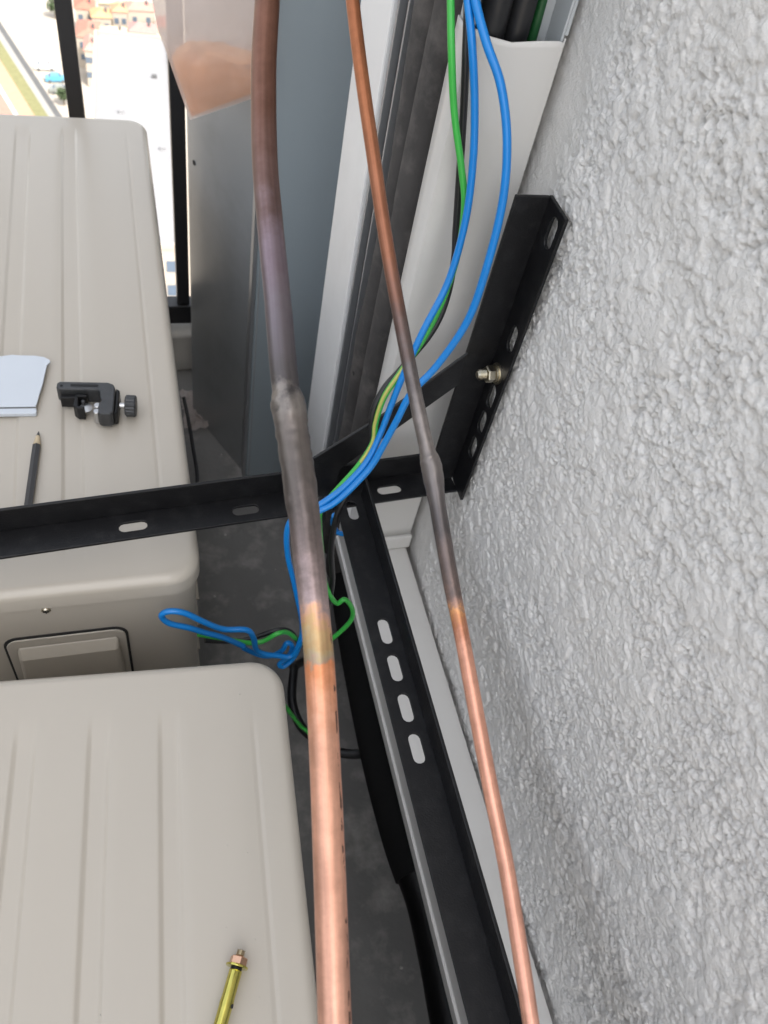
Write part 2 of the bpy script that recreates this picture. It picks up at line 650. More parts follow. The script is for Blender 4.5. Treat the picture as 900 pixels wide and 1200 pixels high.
def stucco_wall():
    ST = 0.00105
    yf = np.arange(-0.10, 0.60, ST)
    zf = np.arange(0.40, 1.17, ST)
    ys = np.concatenate([np.arange(-4.0, -0.10, 0.1), yf, np.arange(yf[-1] + 0.01, 1.47, 0.05)])
    zs = np.concatenate([np.arange(0.0, 0.40, 0.04), zf, np.arange(zf[-1] + 0.01, 7.0, 0.1)])
    Y, Z = np.meshgrid(ys, zs, indexing='ij')
    I, J = np.meshgrid(np.arange(len(yf)), np.arange(len(zf)), indexing='ij')
    I, J = I * ST * 1000, J * ST * 1000          # millimetres
    # thrown plaster: irregular flat-topped splats
    P = 1.0                                     # raster of 1 mm
    h0 = np.zeros((int(I.max()) + 60, int(J.max()) + 60))
    rs = np.random.RandomState(3)
    a, b = np.meshgrid(np.arange(h0.shape[0]), np.arange(h0.shape[1]), indexing='ij')
    dens = sstep(0.25, 0.7, vnoise(a / 45.0, b / 45.0, 51))
    for i in range(8600):
        r = (2.2 + 3.0 * rs.rand()) if rs.rand() < 0.72 else (4.5 + 5.0 * rs.rand())
        ht = (0.7 + 1.0 * rs.rand()) * (0.7 + 0.09 * r)
        cy, cz = rs.rand() * h0.shape[0], rs.rand() * h0.shape[1]
        if dens[int(cy), int(cz)] < 0.75 * rs.rand():
            continue
        e, an = 0.65 + 0.8 * rs.rand(), rs.rand() * 3.14
        q = int(r * 1.6) + 2
        i0, i1 = max(0, int(cy) - q), min(h0.shape[0], int(cy) + q + 1)
        j0, j1 = max(0, int(cz) - q), min(h0.shape[1], int(cz) + q + 1)
        a, b = np.meshgrid(np.arange(i0, i1) - cy, np.arange(j0, j1) - cz, indexing='ij')
        u = (a * math.cos(an) + b * math.sin(an)) * e
        v = (-a * math.sin(an) + b * math.cos(an)) / e
        d = np.sqrt(u * u + v * v) / r
        h0[i0:i1, j0:j1] = np.maximum(h0[i0:i1, j0:j1], ht * np.clip(1 - d ** 3.2, 0, 1) ** 0.7)
    wi = (vnoise(I / 4, J / 4, 11) - 0.5) * 3.6 + (vnoise(I / 12, J / 12, 12) - 0.5) * 7
    wj = (vnoise(I / 4, J / 4, 13) - 0.5) * 3.6 + (vnoise(I / 12, J / 12, 14) - 0.5) * 7
    a, b = np.clip(I + 25 + wi, 0, h0.shape[0] - 2), np.clip(J + 25 + wj, 0, h0.shape[1] - 2)
    ai, bi = a.astype(int), b.astype(int)
    fa, fb = a - ai, b - bi
    h = (h0[ai, bi] * (1 - fa) + h0[ai + 1, bi] * fa) * (1 - fb) + (h0[ai, bi + 1] * (1 - fa) + h0[ai + 1, bi + 1] * fa) * fb
    g = fbm(I / 5.5, J / 5.5, 61, 4, 0.6)        # torn grain, knocked flat above, pitted below
    pit = 1 - sstep(0.36, 0.50, g)
    rough_zone = sstep(0.32, 0.62, vnoise(I / 48.0, J / 48.0, 31))
    h = 1.0 * h + 1.2 * np.minimum(g, 0.60) - (0.5 + 0.7 * rough_zone) * pit
    spk = sstep(0.70, 0.80, vnoise(I / 2.6, J / 2.6, 91))
    h -= 0.8 * spk * (0.5 + 0.5 * rough_zone)
    h += 0.85 * (vnoise(I / 2.3, J / 2.3, 24) - 0.5) * (0.45 + rough_zone) + 1.0 * vnoise(I / 42.0, J / 42.0, 23)
    h += 0.55 * (vnoise(I / 1.2, J / 1.2, 25) - 0.5) * (0.5 + rough_zone)
    h = np.where(h > 1.6, 1.6 + (h - 1.6) * 0.4, h)      # tops knocked flat by the trowel
    tq = 0.62                                   # torn, flaky layers: flat faces with abrupt edges
    hq = h + 0.55 * (vnoise(I / 7.0, J / 7.0, 41) - 0.5) + 0.35 * (vnoise(I / 2.4, J / 2.4, 42) - 0.5)
    fr = hq / tq - np.floor(hq / tq)
    h = 0.35 * h + 0.65 * tq * (np.floor(hq / tq) + sstep(0.62, 1.0, fr))
    h = (h + 0.6) * 0.00140
    yy, zz = np.meshgrid(yf, zf, indexing='ij')
    h = h * (1 - 0.78 * sstep(0.490, 0.522, yy + 0.012 * (vnoise(I / 14, J / 14, 77) - 0.5)))     # trowelled band beside the trunking
    edge = np.minimum.reduce([(yy - yf[0]), (yf[-1] - yy), (zz - zf[0]), (zf[-1] - zz)])
    h = h * sstep(0, 0.02, edge)
    H = np.zeros_like(Y)
    iy = int(np.searchsorted(ys, yf[0] - 1e-6))
    iz = int(np.searchsorted(zs, zf[0] - 1e-6))
    H[iy:iy + len(yf), iz:iz + len(zf)] = h
    X = 0.3066 - H
    ny, nz = len(ys), len(zs)
    co = np.stack([X, Y, Z], -1).reshape(-1, 3)
    k = (np.arange(ny - 1)[:, None] * nz + np.arange(nz - 1)[None, :]).ravel()
    q = np.stack([k, k + 1, k + nz + 1, k + nz], -1)
    me = bpy.data.meshes.new('stucco_wall')
    me.vertices.add(len(co))
    me.vertices.foreach_set('co', co.ravel().astype(np.float32))
    me.loops.add(q.size)
    me.loops.foreach_set('vertex_index', q.ravel().astype(np.int32))
    me.polygons.add(len(q))
    me.polygons.foreach_set('loop_start', np.arange(0, q.size, 4, dtype=np.int32))
    me.polygons.foreach_set('use_smooth', np.ones(len(q), dtype=bool))
    me.update(calc_edges=True)
    me.materials.append(M_STUCCO)
    o = link('stucco_wall', me)
    tag(o, 'white lumpy stucco wall filling the right side of the balcony', 'wall')
    obj('wall_core', box(0.3080, 0.55, -4.0, 1.46, 0.0, 6.9), M_CEIL, o)
    return o


stucco_wall()
# balcony slabs
tag(obj('balcony_floor', box(-0.80, 0.55, -1.6, 1.46, -0.2, 0.0), M_FLOOR), None, None, None, 'structure')
tag(obj('light_block_wall', box(-0.80, -0.70, -1.599, 1.384, 0.001, 1.02), M_CEIL, bevel=0.01), 'unseen low wall added on the outer side to block light from below', 'parapet')  # out of view, added so the stucco is lit mostly from above
cb = obj('kerb', box(-0.80, 0.3, 1.385, 1.455, 0.0005, 0.10), M_CURB, bevel=0.006)
tag(cb, None, None, None, 'structure')

# ------------------------------------------------------------------ railing
rl = thing('balcony_railing', 'black metal balcony railing with upright bars behind the farther outdoor unit', 'railing', (-0.6, 1.42, 0.1))
obj('bottom_rail', box(-0.79, 0.3, 1.402, 1.438, 0.118, 0.162), M_RAIL, rl, world=True, bevel=0.002)
obj('top_rail', box(-0.80, 0.3, 1.395, 1.445, 1.12, 1.16), M_RAIL, rl, world=True, bevel=0.002)
bar_me = None
for k in range(-4, 3):
    x = -0.0665 + 0.1625 * k
    if bar_me is None:
        b_ = obj('upright_bar', box(-0.0125, 0.0125, -0.013, 0.013, 0.163, 1.119), M_RAIL, rl, bevel=0.002)
        bar_me = b_
        b_.location = (x + 0.6, 0, -0.1)
    else:
        c_ = bar_me.copy()
        col.objects.link(c_)
        c_.location = (x + 0.6, 0, -0.1)
for x in (-0.7, -0.3, 0.25):
    obj('foot_post', box(x - 0.012, x + 0.012, 1.408, 1.432, 0.098, 0.119), M_RAIL, rl, world=True)

# ------------------------------------------------------------------ far corner: drain pipe, panel, door frame
LA = math.atan2(1.064 - 1.264, 0.188 - 0.098)
dp = thing('panel_leaf', 'grey glossy panel with a small hole standing at an angle before the railing', 'panel', (0.098, 1.264, 0), LA)
ring = [(0.0, 0.012), (0.0015, 0.0065), (0.006, 0.0015), (0.012, 0.0), (0.2165, 0.0), (0.2185, 0.002), (0.2185, 0.022), (0.0, 0.022)]
nr = len(ring)
lv = [(x - 0.006 * (x < 0.1), y, z) for z in (0.0015, 2.71) for x, y in ring]
lf = [(i, (i + 1) % nr, nr + (i + 1) % nr, nr + i) for i in range(nr)] + [tuple(reversed(range(nr))), tuple(range(nr, 2 * nr))]
obj('leaf_sheet', ([(x, -y + 0.0, z) for x, y, z in lv], [tuple(reversed(q)) for q in lf]) if False else (lv, lf), M_DRAIN, dp, smooth=True)
obj('drilled_hole', xf(lathe([(0.0042, 0), (0.0042, 0.0008)], 12), axis_mtx((0.0235, 0.0002, 0.5636), (0, -1, 0))), M_GAP, dp)

pn = thing('side_panel', 'flat blue-grey metal panel between the grey glossy panel and the white door frame', 'panel', (0.25, 1.1, 0))
obj('face_sheet', box(0.184, 0.303, 1.066, 1.10, 0.002, 2.71), M_PANEL, pn, world=True, bevel=0.0015)
obj('edge_trim', box(0.1775, 0.1835, 1.064, 1.102, 0.002, 2.71), M_ALU, pn, world=True, bevel=0.001)

df = thing('door_frame', 'white door frame strip with grey aluminium track beside the foam-wrapped pipes', 'door frame', (0.27, 0.78, 0))
obj('white_jamb', box(0.236, 0.3025, 0.754, 0.857, 0.002, 2.71), M_FRAME, df, world=True, bevel=0.002)
obj('aluminium_track', box(0.2405, 0.3025, 0.694, 0.7535, 0.002, 2.71), M_ALU, df, world=True, bevel=0.001)
obj('track_lip', box(0.232, 0.2400, 0.722, 0.7255, 0.002, 2.71), M_ALU, df, world=True, bevel=0.0006)
obj('track_lip', box(0.232, 0.2400, 0.6955, 0.6985, 0.002, 2.71), M_ALU, df, world=True, bevel=0.0006)
obj('track_groove', box(0.2390, 0.2403, 0.701, 0.720, 0.002, 2.71), M_GAP, df, world=True)


def wob(x0, y0, z0, z1, amp, seed, n=16):
    rs = random.Random(seed)
    return [(x0 + rs.uniform(-amp, amp), y0 + rs.uniform(-amp, amp), z0 + (z1 - z0) * i / (n - 1)) for i in range(n)]


def ins_pipe(name, x, y, r, seed, label):
    pts = wob(x, y, 0.30, 2.70, 0.0025, seed, 26)
    path, _, _ = spline(pts, None, 6)
    rs = random.Random(seed + 9)
    rr = [r * (1 + rs.uniform(-0.018, 0.018)) for _ in path]
    vf, _ = tube_vf(path, rr, 22)
    t = thing(name, label, 'pipe', (x, y, 0.3), 0, 'foam-wrapped pipes behind the trunking')
    obj('foam_sleeve', vf, M_FOAM, t, world=True, smooth=True)
    return t


p = ins_pipe('insulated_pipe', 0.249, 0.669, 0.0195, 1, 'grey foam-wrapped pipe next to the aluminium track')
obj('sleeve_split', box(0.2290, 0.2312, 0.660, 0.673, 0.640, 0.6435), M_GAP, p, world=True)
ins_pipe('insulated_pipe', 0.246, 0.624, 0.0195, 2, 'grey foam-wrapped pipe right behind the white trunking')

# ------------------------------------------------------------------ white trunking
vt = thing('vertical_trunking', 'white plastic cable trunking running up the wall with cut lid', 'trunking', (0.265, 0.56, 0.47))


def lid_profile(zlist):
    prof = [(0.2275, 0.5745), (0.2262, 0.562), (0.2264, 0.552), (0.2285, 0.5475), (0.2330, 0.5455), (0.2400, 0.5448), (0.258, 0.5443),
            (0.278, 0.5441), (0.292, 0.5445), (0.2975, 0.546), (0.2995, 0.549), (0.2999, 0.556), (0.2995, 0.5735)]
    n = len(prof)
    v, f = [], []
    for zi, z in enumerate(zlist):
        for i, (x, y) in enumerate(prof):
            zz = z
            if zi >= len(zlist) - 2:
                wv = 0.0016 * math.sin(i * 1.9) + (0.004 if i < 4 else 0.0) - (0.003 if i in (0, 1) else 0) + 0.0012 * math.sin(i * 5.1)
                zz = z + wv * (1.0 if zi == len(zlist) - 1 else 0.6)
            v.append((x, y, zz))
    for k in range(len(zlist) - 1):
        for i in range(n - 1):
            f.append((k * n + i, k * n + i + 1, (k + 1) * n + i + 1, (k + 1) * n + i))
    return v, f


lid = obj('lid', lid_profile([0.4855, 0.50, 0.6, 0.75, 0.9, 1.0, 1.040, 1.0445]), M_PVC, vt, world=True, smooth=True)
so = lid.modifiers.new('thickness', 'SOLIDIFY')
so.thickness = 0.0013
so.offset = -1
base = join(box(0.229, 0.2975, 0.5725, 0.5745, 0.4855, 2.70), box(0.229, 0.231, 0.549, 0.5724, 0.4855, 2.70), box(0.2955, 0.2975, 0.549, 0.5724, 0.4855, 2.70),
            box(0.2975, 0.3000, 0.549, 0.5535, 1.0475, 2.70))
obj('channel', base, M_PVC_IN, vt, world=True, bevel=0.0006)

ht = thing('horizontal_trunking', 'white plastic cable trunking lying along the wall under the black crossbar', 'trunking', (0.26, 0.05, 0.42))


def h_profile():
    prof = [(0.2280, 0.416), (0.2275, 0.438), (0.2278, 0.452), (0.2297, 0.4575), (0.2345, 0.4597), (0.245, 0.4605), (0.275, 0.4607), (0.292, 0.460), (0.2965, 0.458), (0.2985, 0.452), (0.2987, 0.416)]
    ys = [-0.9, -0.5, -0.2, 0.0, 0.15, 0.3, 0.45, 0.56, 0.60, 0.604]
    n = len(prof)
    v, f = [], []
    for y in ys:
        for x, z in prof:
            bow = 0.0
            v.append((x + bow, y, z))
    for k in range(len(ys) - 1):
        for i in range(n - 1):
            f.append((k * n + i, (k + 1) * n + i, (k + 1) * n + i + 1, k * n + i + 1))
    f.append(tuple((len(ys) - 1) * n + i for i in reversed(range(n))))
    f.append(tuple(range(n)))
    return v, f


obj('lid', h_profile(), M_PVC, ht, world=True, smooth=True)
obj('channel', box(0.225, 0.2965, -0.9, 0.603, 0.400, 0.4155), M_PVC, ht, world=True, bevel=0.001)
obj('corner_joint', join(box(0.2215, 0.2997, 0.5405, 0.612, 0.4612, 0.4842)), M_PVC, ht, world=True, bevel=0.0025)

# ------------------------------------------------------------------ outdoor units
def rounded_rows(W, L, r, ynum_mid=24, corner=8):
    ys = []
    for i in range(corner + 1):
        ys.append(-L + r * (1 - math.cos(math.pi / 2 * i / corner)))
    n0 = ys[-1]
    mid = [n0 + (-2 * n0) * i / ynum_mid for i in range(1, ynum_mid)]
    ys += mid + [-y for y in reversed(ys)]
    return ys


def lid_top(W, L, r, top, grooves, drop):
    """pressed-sheet lid: rounded rectangle with rolled edge and shallow pressed channels"""
    roll = 0.010
    ys = set()
    for y in rounded_rows(W, L, r, 22, 10):
        ys.add(round(y, 5))
    for s in (-1, 1):
        for d in (0.001, 0.0022, 0.004, 0.006, 0.008, 0.010, 0.03, 0.036, 0.042, 0.048, 0.054, 0.06, 0.07):
            ys.add(round(s * (L - d), 5))
    ys = sorted(ys)
    xs = set()
    for s in (-1, 1):
        for d in (0, 0.0005, 0.0013, 0.0025, 0.004, 0.006, 0.008, 0.010, 0.013):
            xs.add(round(s * (W - d), 5))
    for g in grooves:
        c, hw = g[0], g[1]
        for d in (-1, 1):
            for k in (0.0032, 0.0022, 0.0012, 0.0, -0.0010, -0.002):
                xs.add(round(c + d * (hw + k), 5))
    for i in range(13):
        xs.add(round(-W + 2 * W * i / 12, 5))
    xs = sorted(xs)
    ss = [x / W for x in xs]

    def sdf(x, y):
        qx, qy = abs(x) - (W - r), abs(y) - (L - r)
        return -(min(max(qx, qy), 0) + math.hypot(max(qx, 0), max(qy, 0)) - r)

    def hw_at(y):
        q = abs(y) - (L - r)
        if q <= 0:
            return W
        return W - r + math.sqrt(max(0, r * r - q * q))
    V, F = [], []
    nx, ny = len(ss), len(ys)
    for y in ys:
        hw = hw_at(y)
        for s, x0 in zip(ss, xs):
            # keep grooves straight: only the outer margin is squeezed at the corners
            x = x0 if abs(x0) < W - r - 0.002 else math.copysign((W - r - 0.002) + (abs(x0) - (W - r - 0.002)) * max(0, (hw - (W - r - 0.002)) / (r + 0.002)), x0)
            d = max(0, sdf(x, y))
            z = top
            if d < roll:
                z -= roll - math.sqrt(max(0, roll * roll - (roll - d) ** 2))
            for c, ghw, depth, y0, y1 in grooves:
                e = min(max((ghw + 0.0032 - abs(x - c)) / 0.0045, 0), 1)
                e = e * e * (3 - 2 * e)
                k = min(max((y - y0) / 0.035, 0), 1) * min(max((y1 - y) / 0.035, 0), 1)
                z -= depth * e * k
            z += 0.0012 * (1 - (x / W) ** 2) * (1 - (y / L) ** 4)
            V.append((x, y, z))
    for j in range(ny - 1):
        for i in range(nx - 1):
            F.append((j * nx + i, j * nx + i + 1, (j + 1) * nx + i + 1, (j + 1) * nx + i))
    # skirt
    rim = [i for i in range(nx)] + [j * nx + nx - 1 for j in range(1, ny)] + [(ny - 1) * nx + i for i in range(nx - 2, -1, -1)] + [j * nx for j in range(ny - 2, 0, -1)]
    k0 = len(V)
    for q in rim:
        V.append((V[q][0], V[q][1], top - drop))
    k1 = len(V)
    for q in rim:
        V.append((V[q][0] * (1 - 0.004 / W), V[q][1] * (1 - 0.004 / L), top - drop))
    n = len(rim)
    for i in range(n):
        j = (i + 1) % n
        F.append((rim[i], k0 + i, k0 + j, rim[j]))
        F.append((k0 + i, k1 + i, k1 + j, k0 + j))
    return V, F


def rr_ring(W, L, r, n=8):
    out = []
    for cx, cy, a0 in ((W - r, L - r, 0), (-W + r, L - r, 90), (-W + r, -L + r, 180), (W - r, -L + r, 270)):
        for i in range(n + 1):
            a = R(a0 + 90 * i / n)
            out.append((cx + r * math.cos(a), cy + r * math.sin(a)))
    return out


def rr_prism(W, L, r, z0, z1):
    ring = rr_ring(W, L, r)
    n = len(ring)
    v = [(x, y, z0) for x, y in ring] + [(x, y, z1) for x, y in ring]
    f = [(i, (i + 1) % n, n + (i + 1) % n, n + i) for i in range(n)] + [tuple(reversed(range(n))), tuple(range(n, 2 * n))]
    return v, f


def plate_rr(x0, x1, z0, z1, r, y0, y1):
    """rounded plate standing in the XZ plane"""
    ring = rr_ring((x1 - x0) / 2, (z1 - z0) / 2, r, 5)
    cx, cz = (x0 + x1) / 2, (z0 + z1) / 2
    n = len(ring)
    v = [(cx + a, y0, cz + b) for a, b in ring] + [(cx + a, y1, cz + b) for a, b in ring]
    f = [tuple(range(n)), tuple(reversed(range(n, 2 * n)))] + [(i, n + i, n + (i + 1) % n, (i + 1) % n) for i in range(n)]
    return v, f


def make_unit(label, loc, rotz, grooves, L=0.43):
    W, top = 0.165, 0.594
    u = thing('outdoor_unit', label, 'air conditioner', loc, rotz, 'outdoor units on the balcony floor')
    obj('lid', lid_top(W, L, 0.030, top, grooves, 0.026), M_UNIT, u, smooth=True)
    obj('casing', rr_prism(W - 0.004, L - 0.004, 0.026, 0.03, top - 0.0125), M_UNIT, u, smooth=True)
    for y in (-0.3, 0.3):
        obj('foot', join(box(-0.19, 0.19, y - 0.03, y + 0.03, 0.0, 0.0295)), M_UNITD, u, bevel=0.003)
    # side panel with the carrying handle, on the short side that faces the camera
    yb = -(L - 0.004)
    hp = obj('handle_panel', plate_rr(-0.025, 0.091, 0.392, 0.516, 0.014, yb - 0.0012, yb - 0.0002), M_GAP, u, smooth=True)
    obj('handle_plate', plate_rr(-0.0225, 0.0885, 0.3945, 0.5135, 0.012, yb - 0.0030, yb - 0.0013), M_UNIT, hp, smooth=True, bevel=0.001)
    v = [(-0.014, yb - 0.0031, 0.503), (0.082, yb - 0.0031, 0.503), (0.084, yb - 0.0031, 0.432), (-0.016, yb - 0.0031, 0.432),
         (-0.012, yb - 0.0130, 0.492), (0.080, yb - 0.0130, 0.492), (0.082, yb - 0.0170, 0.438), (-0.014, yb - 0.0170, 0.438)]
    f = [(4, 7, 6, 5), (0, 4, 5, 1), (1, 5, 6, 2), (2, 6, 7, 3), (3, 7, 4, 0), (0, 1, 2, 3)]
    obj('hand_grip', (v, f), M_UNITD, hp, bevel=0.003)
    sm = axis_mtx((0.0215, yb - 0.0001, 0.5595), (0, -1, 0))
    s = obj('screw', xf(lathe([(0.0042, 0), (0.0042, 0.0012), (0.003, 0.0024)], 14), sm), M_ZINC, u, smooth=True)
    obj('cross_slot', join(box(0.0215 - 0.0026, 0.0215 + 0.0026, yb - 0.0030, yb - 0.0023, 0.559, 0.560), box(0.021, 0.022, yb - 0.0029, yb - 0.0022, 0.5569, 0.5621)), M_GAP, s)
    # condenser coil on the wall side
    obj('coil', box(W - 0.0039, W - 0.0019, -L + 0.06, L - 0.06, 0.07, top - 0.06), M_COIL, u)
    for k in range(9):
        z = 0.09 + k * 0.055
        obj('guard_wire', box(W - 0.0018, W + 0.0008, -L + 0.05, L - 0.05, z, z + 0.003), M_UNITD, u)
    return u


Gw = 0.0088
u1 = make_unit('beige outdoor unit farther away with pencil and tube cutter on its ribbed lid', (-0.125, 0.8775, 0), 0.0,
               [(0.134, 0.0008, 0.0007, -0.39, 0.395), (0.051, Gw, 0.0021, -0.405, 0.40), (-0.013, Gw, 0.0021, -0.405, 0.40), (-0.077, Gw, 0.0021, -0.405, 0.40), (-0.134, 0.0008, 0.0007, -0.39, 0.395)], 0.4375)
u2 = make_unit('beige outdoor unit nearest the camera with a brass-coloured anchor bolt on its lid', (-0.091, -0.073, 0), R(-3.6),
               [(0.135, 0.0008, 0.0007, -0.38, 0.385), (0.066, 0.0066, 0.0021, -0.39, 0.387), (0.011, 0.0066, 0.0021, -0.39, 0.387), (-0.045, 0.0066, 0.0021, -0.39, 0.387), (-0.135, 0.0008, 0.0007, -0.38, 0.385)])

# ------------------------------------------------------------------ black wall bracket
T = 0.003
br = thing('wall_bracket', 'black steel angle bracket bolted to the stucco wall with long slotted arm', 'bracket', (0.29, 0.48, 0.645))
# wall leg: flange flat on the wall (slots), flange standing off the wall
leg2 = slotted(0.3125, 0.032, [(0.0645, 0.0125, 0.006, 0.0125), (0.098, 0.0125, 0.006, 0.0125), (0.130, 0.0125, 0.006, 0.0125), (0.195, 0.0125, 0.006, 0.0125), (0.2935, 0.0125, 0.006, 0.0125)])
v, f = extrude2d(*leg2, T, lambda s, t, h: (0.2985 - h, 0.463 + t, 0.649 + s))
obj('wall_flange', (v, f), M_BLACK, br, world=True, bevel=0.0006)
obj('standing_flange', box(0.268, 0.2955, 0.4922, 0.4952, 0.649, 0.9615), M_BLACK, br, world=True, bevel=0.0008)
# long arm, slightly skewed from square
ARM = Matrix.Translation((0.297, 0.4771, 0.645)) @ Matrix.Rotation(R(4.5), 4, 'Z')
AL = 0.52


def arm_p(s, t, h):
    return tuple(ARM @ Vector((-s, t, h)))


arm2 = slotted(AL, 0.031, [(0.069, 0.0125, 0.0052, 0.0135), (0.131, 0.0125, 0.0052, 0.0135), (0.213, 0.0125, 0.0052, 0.0135), (0.315, 0.0125, 0.0052, 0.0135)])
v, f = extrude2d(*arm2, T, arm_p)
obj('arm_flange', (v, [tuple(reversed(q)) for q in f]), M_BLACK, br, world=True, bevel=0.0006)
v, f = box(-AL, -0.0295, 0.028, 0.031, 0.0032, 0.031)
obj('arm_flange', xf((v, f), ARM), M_BLACK, br, world=True, bevel=0.0008)
# diagonal brace, a flat strip with an angled foot
pr = [(0.2665, 0.8200), (0.2675, 0.7850), (0.226, 0.742), (0.172, 0.6860), (0.170, 0.6495), (0.150, 0.6495), (0.1405, 0.701), (0.196, 0.7470)]
n = len(pr)
by = lambda x: 0.4895 + (0.266 - x) * -0.035
v = [(x, by(x), z) for x, z in pr] + [(x, by(x) - T, z) for x, z in pr]
f = [tuple(range(n)), tuple(reversed(range(n, 2 * n)))] + [(i, i + n, (i + 1) % n + n, (i + 1) % n) for i in range(n)]
obj('brace', (v, f), M_BLACK, br, world=True, bevel=0.0007)


def hexbolt(parent, p, d, scale, mats, stud=0.016):
    mt = axis_mtx(p, d) @ Matrix.Scale(scale, 4)
    obj('washer', xf(lathe([(0.0085, 0), (0.0087, 0.0004), (0.0085, 0.0016)], 28), mt), mats[0], parent, world=True, smooth=True)
    obj('spring_washer', xf(lathe([(0.0066, 0.0017), (0.0068, 0.0024), (0.0066, 0.0035)], 24), mt), mats[0], parent, world=True, smooth=True)
    obj('nut', xf(lathe([(0.0062, 0.0036), (0.0070, 0.0044), (0.0070, 0.0092), (0.0062, 0.0102)], 6), mt), mats[1], parent, world=True, bevel=0.0003)
    prof = []
    z = 0.0103
    while z < 0.0103 + stud:
        prof += [(0.0037, z), (0.0043, z + 0.0006), (0.0037, z + 0.0012)]
        z += 0.00125
    prof += [(0.0034, z + 0.0004), (0.0026, z + 0.0012)]
    obj('stud', xf(lathe(prof, 18), mt), mats[2], parent, world=True, smooth=True)


wb = thing('anchor_bolt', 'steel bolt with nut and washers through the black wall bracket', 'bolt', (0.2953, 0.4785, 0.8035))
hexbolt(wb, (0.2954, 0.4785, 0.8035), (-1, -0.05, 0.02), 1.1, (M_ZINC, M_ZINC, M_ZINC), 0.006)

# crossbar towards the camera
cbar = thing('crossbar', 'long black slotted steel angle bar running along the wall above white trunking', 'bar', (0.185, 0.0, 0.6486))
cl = slotted(1.10, 0.029, [(0.018, 0.011, 0.0048, 0.0145), (0.1515, 0.0125, 0.0050, 0.0145), (0.1870, 0.0125, 0.0050, 0.0145), (0.2232, 0.0125, 0.0050, 0.0145), (0.2580, 0.0125, 0.0050, 0.0145), (0.62, 0.0125, 0.005, 0.015), (0.66, 0.0125, 0.005, 0.015)])
v, f = extrude2d(*cl, T, lambda s, t, h: (0.1690 + t, 0.478 - s, 0.6486 + h))
obj('flat_flange', (v, [tuple(q) for q in f]), M_BLACK, cbar, world=True, bevel=0.0006)
obj('upright_flange', box(0.1955, 0.1985, -0.625, 0.478, 0.6517, 0.6765), M_BLACK, cbar, world=True, bevel=0.0009)
# ------------------------------------------------------------------ black insulated hose under the trunking
hose = thing('insulated_hose', 'thick black foam-wrapped hose hanging below the white trunking', 'hose', (0.25, 0.3, 0.25))
hp_ = [(0.262, 0.66, 0.31), (0.2560, 0.5944, 0.30), (0.2485, 0.4859, 0.30), (0.2445, 0.3485, 0.30), (0.2470, 0.2541, 0.30), (0.252, 0.205, 0.30)]
path, _, _ = spline(hp_, None, 8)
vf, _ = tube_vf(path, 0.0255, 22)
obj('foam_sleeve', vf, M_FOAMB, hose, world=True, smooth=True)
path, rr, _ = spline([(0.2510, 0.215, 0.30), (0.255, 0.175, 0.296), (0.2560, 0.12, 0.292), (0.252, 0.02, 0.29), (0.25, -0.2, 0.29)], [0.0235, 0.0215, 0.0225, 0.023, 0.023], 8)
vf, _ = tube_vf(path, rr, 20)
obj('taped_sleeve', vf, M_TAPE, hose, world=True, smooth=True)

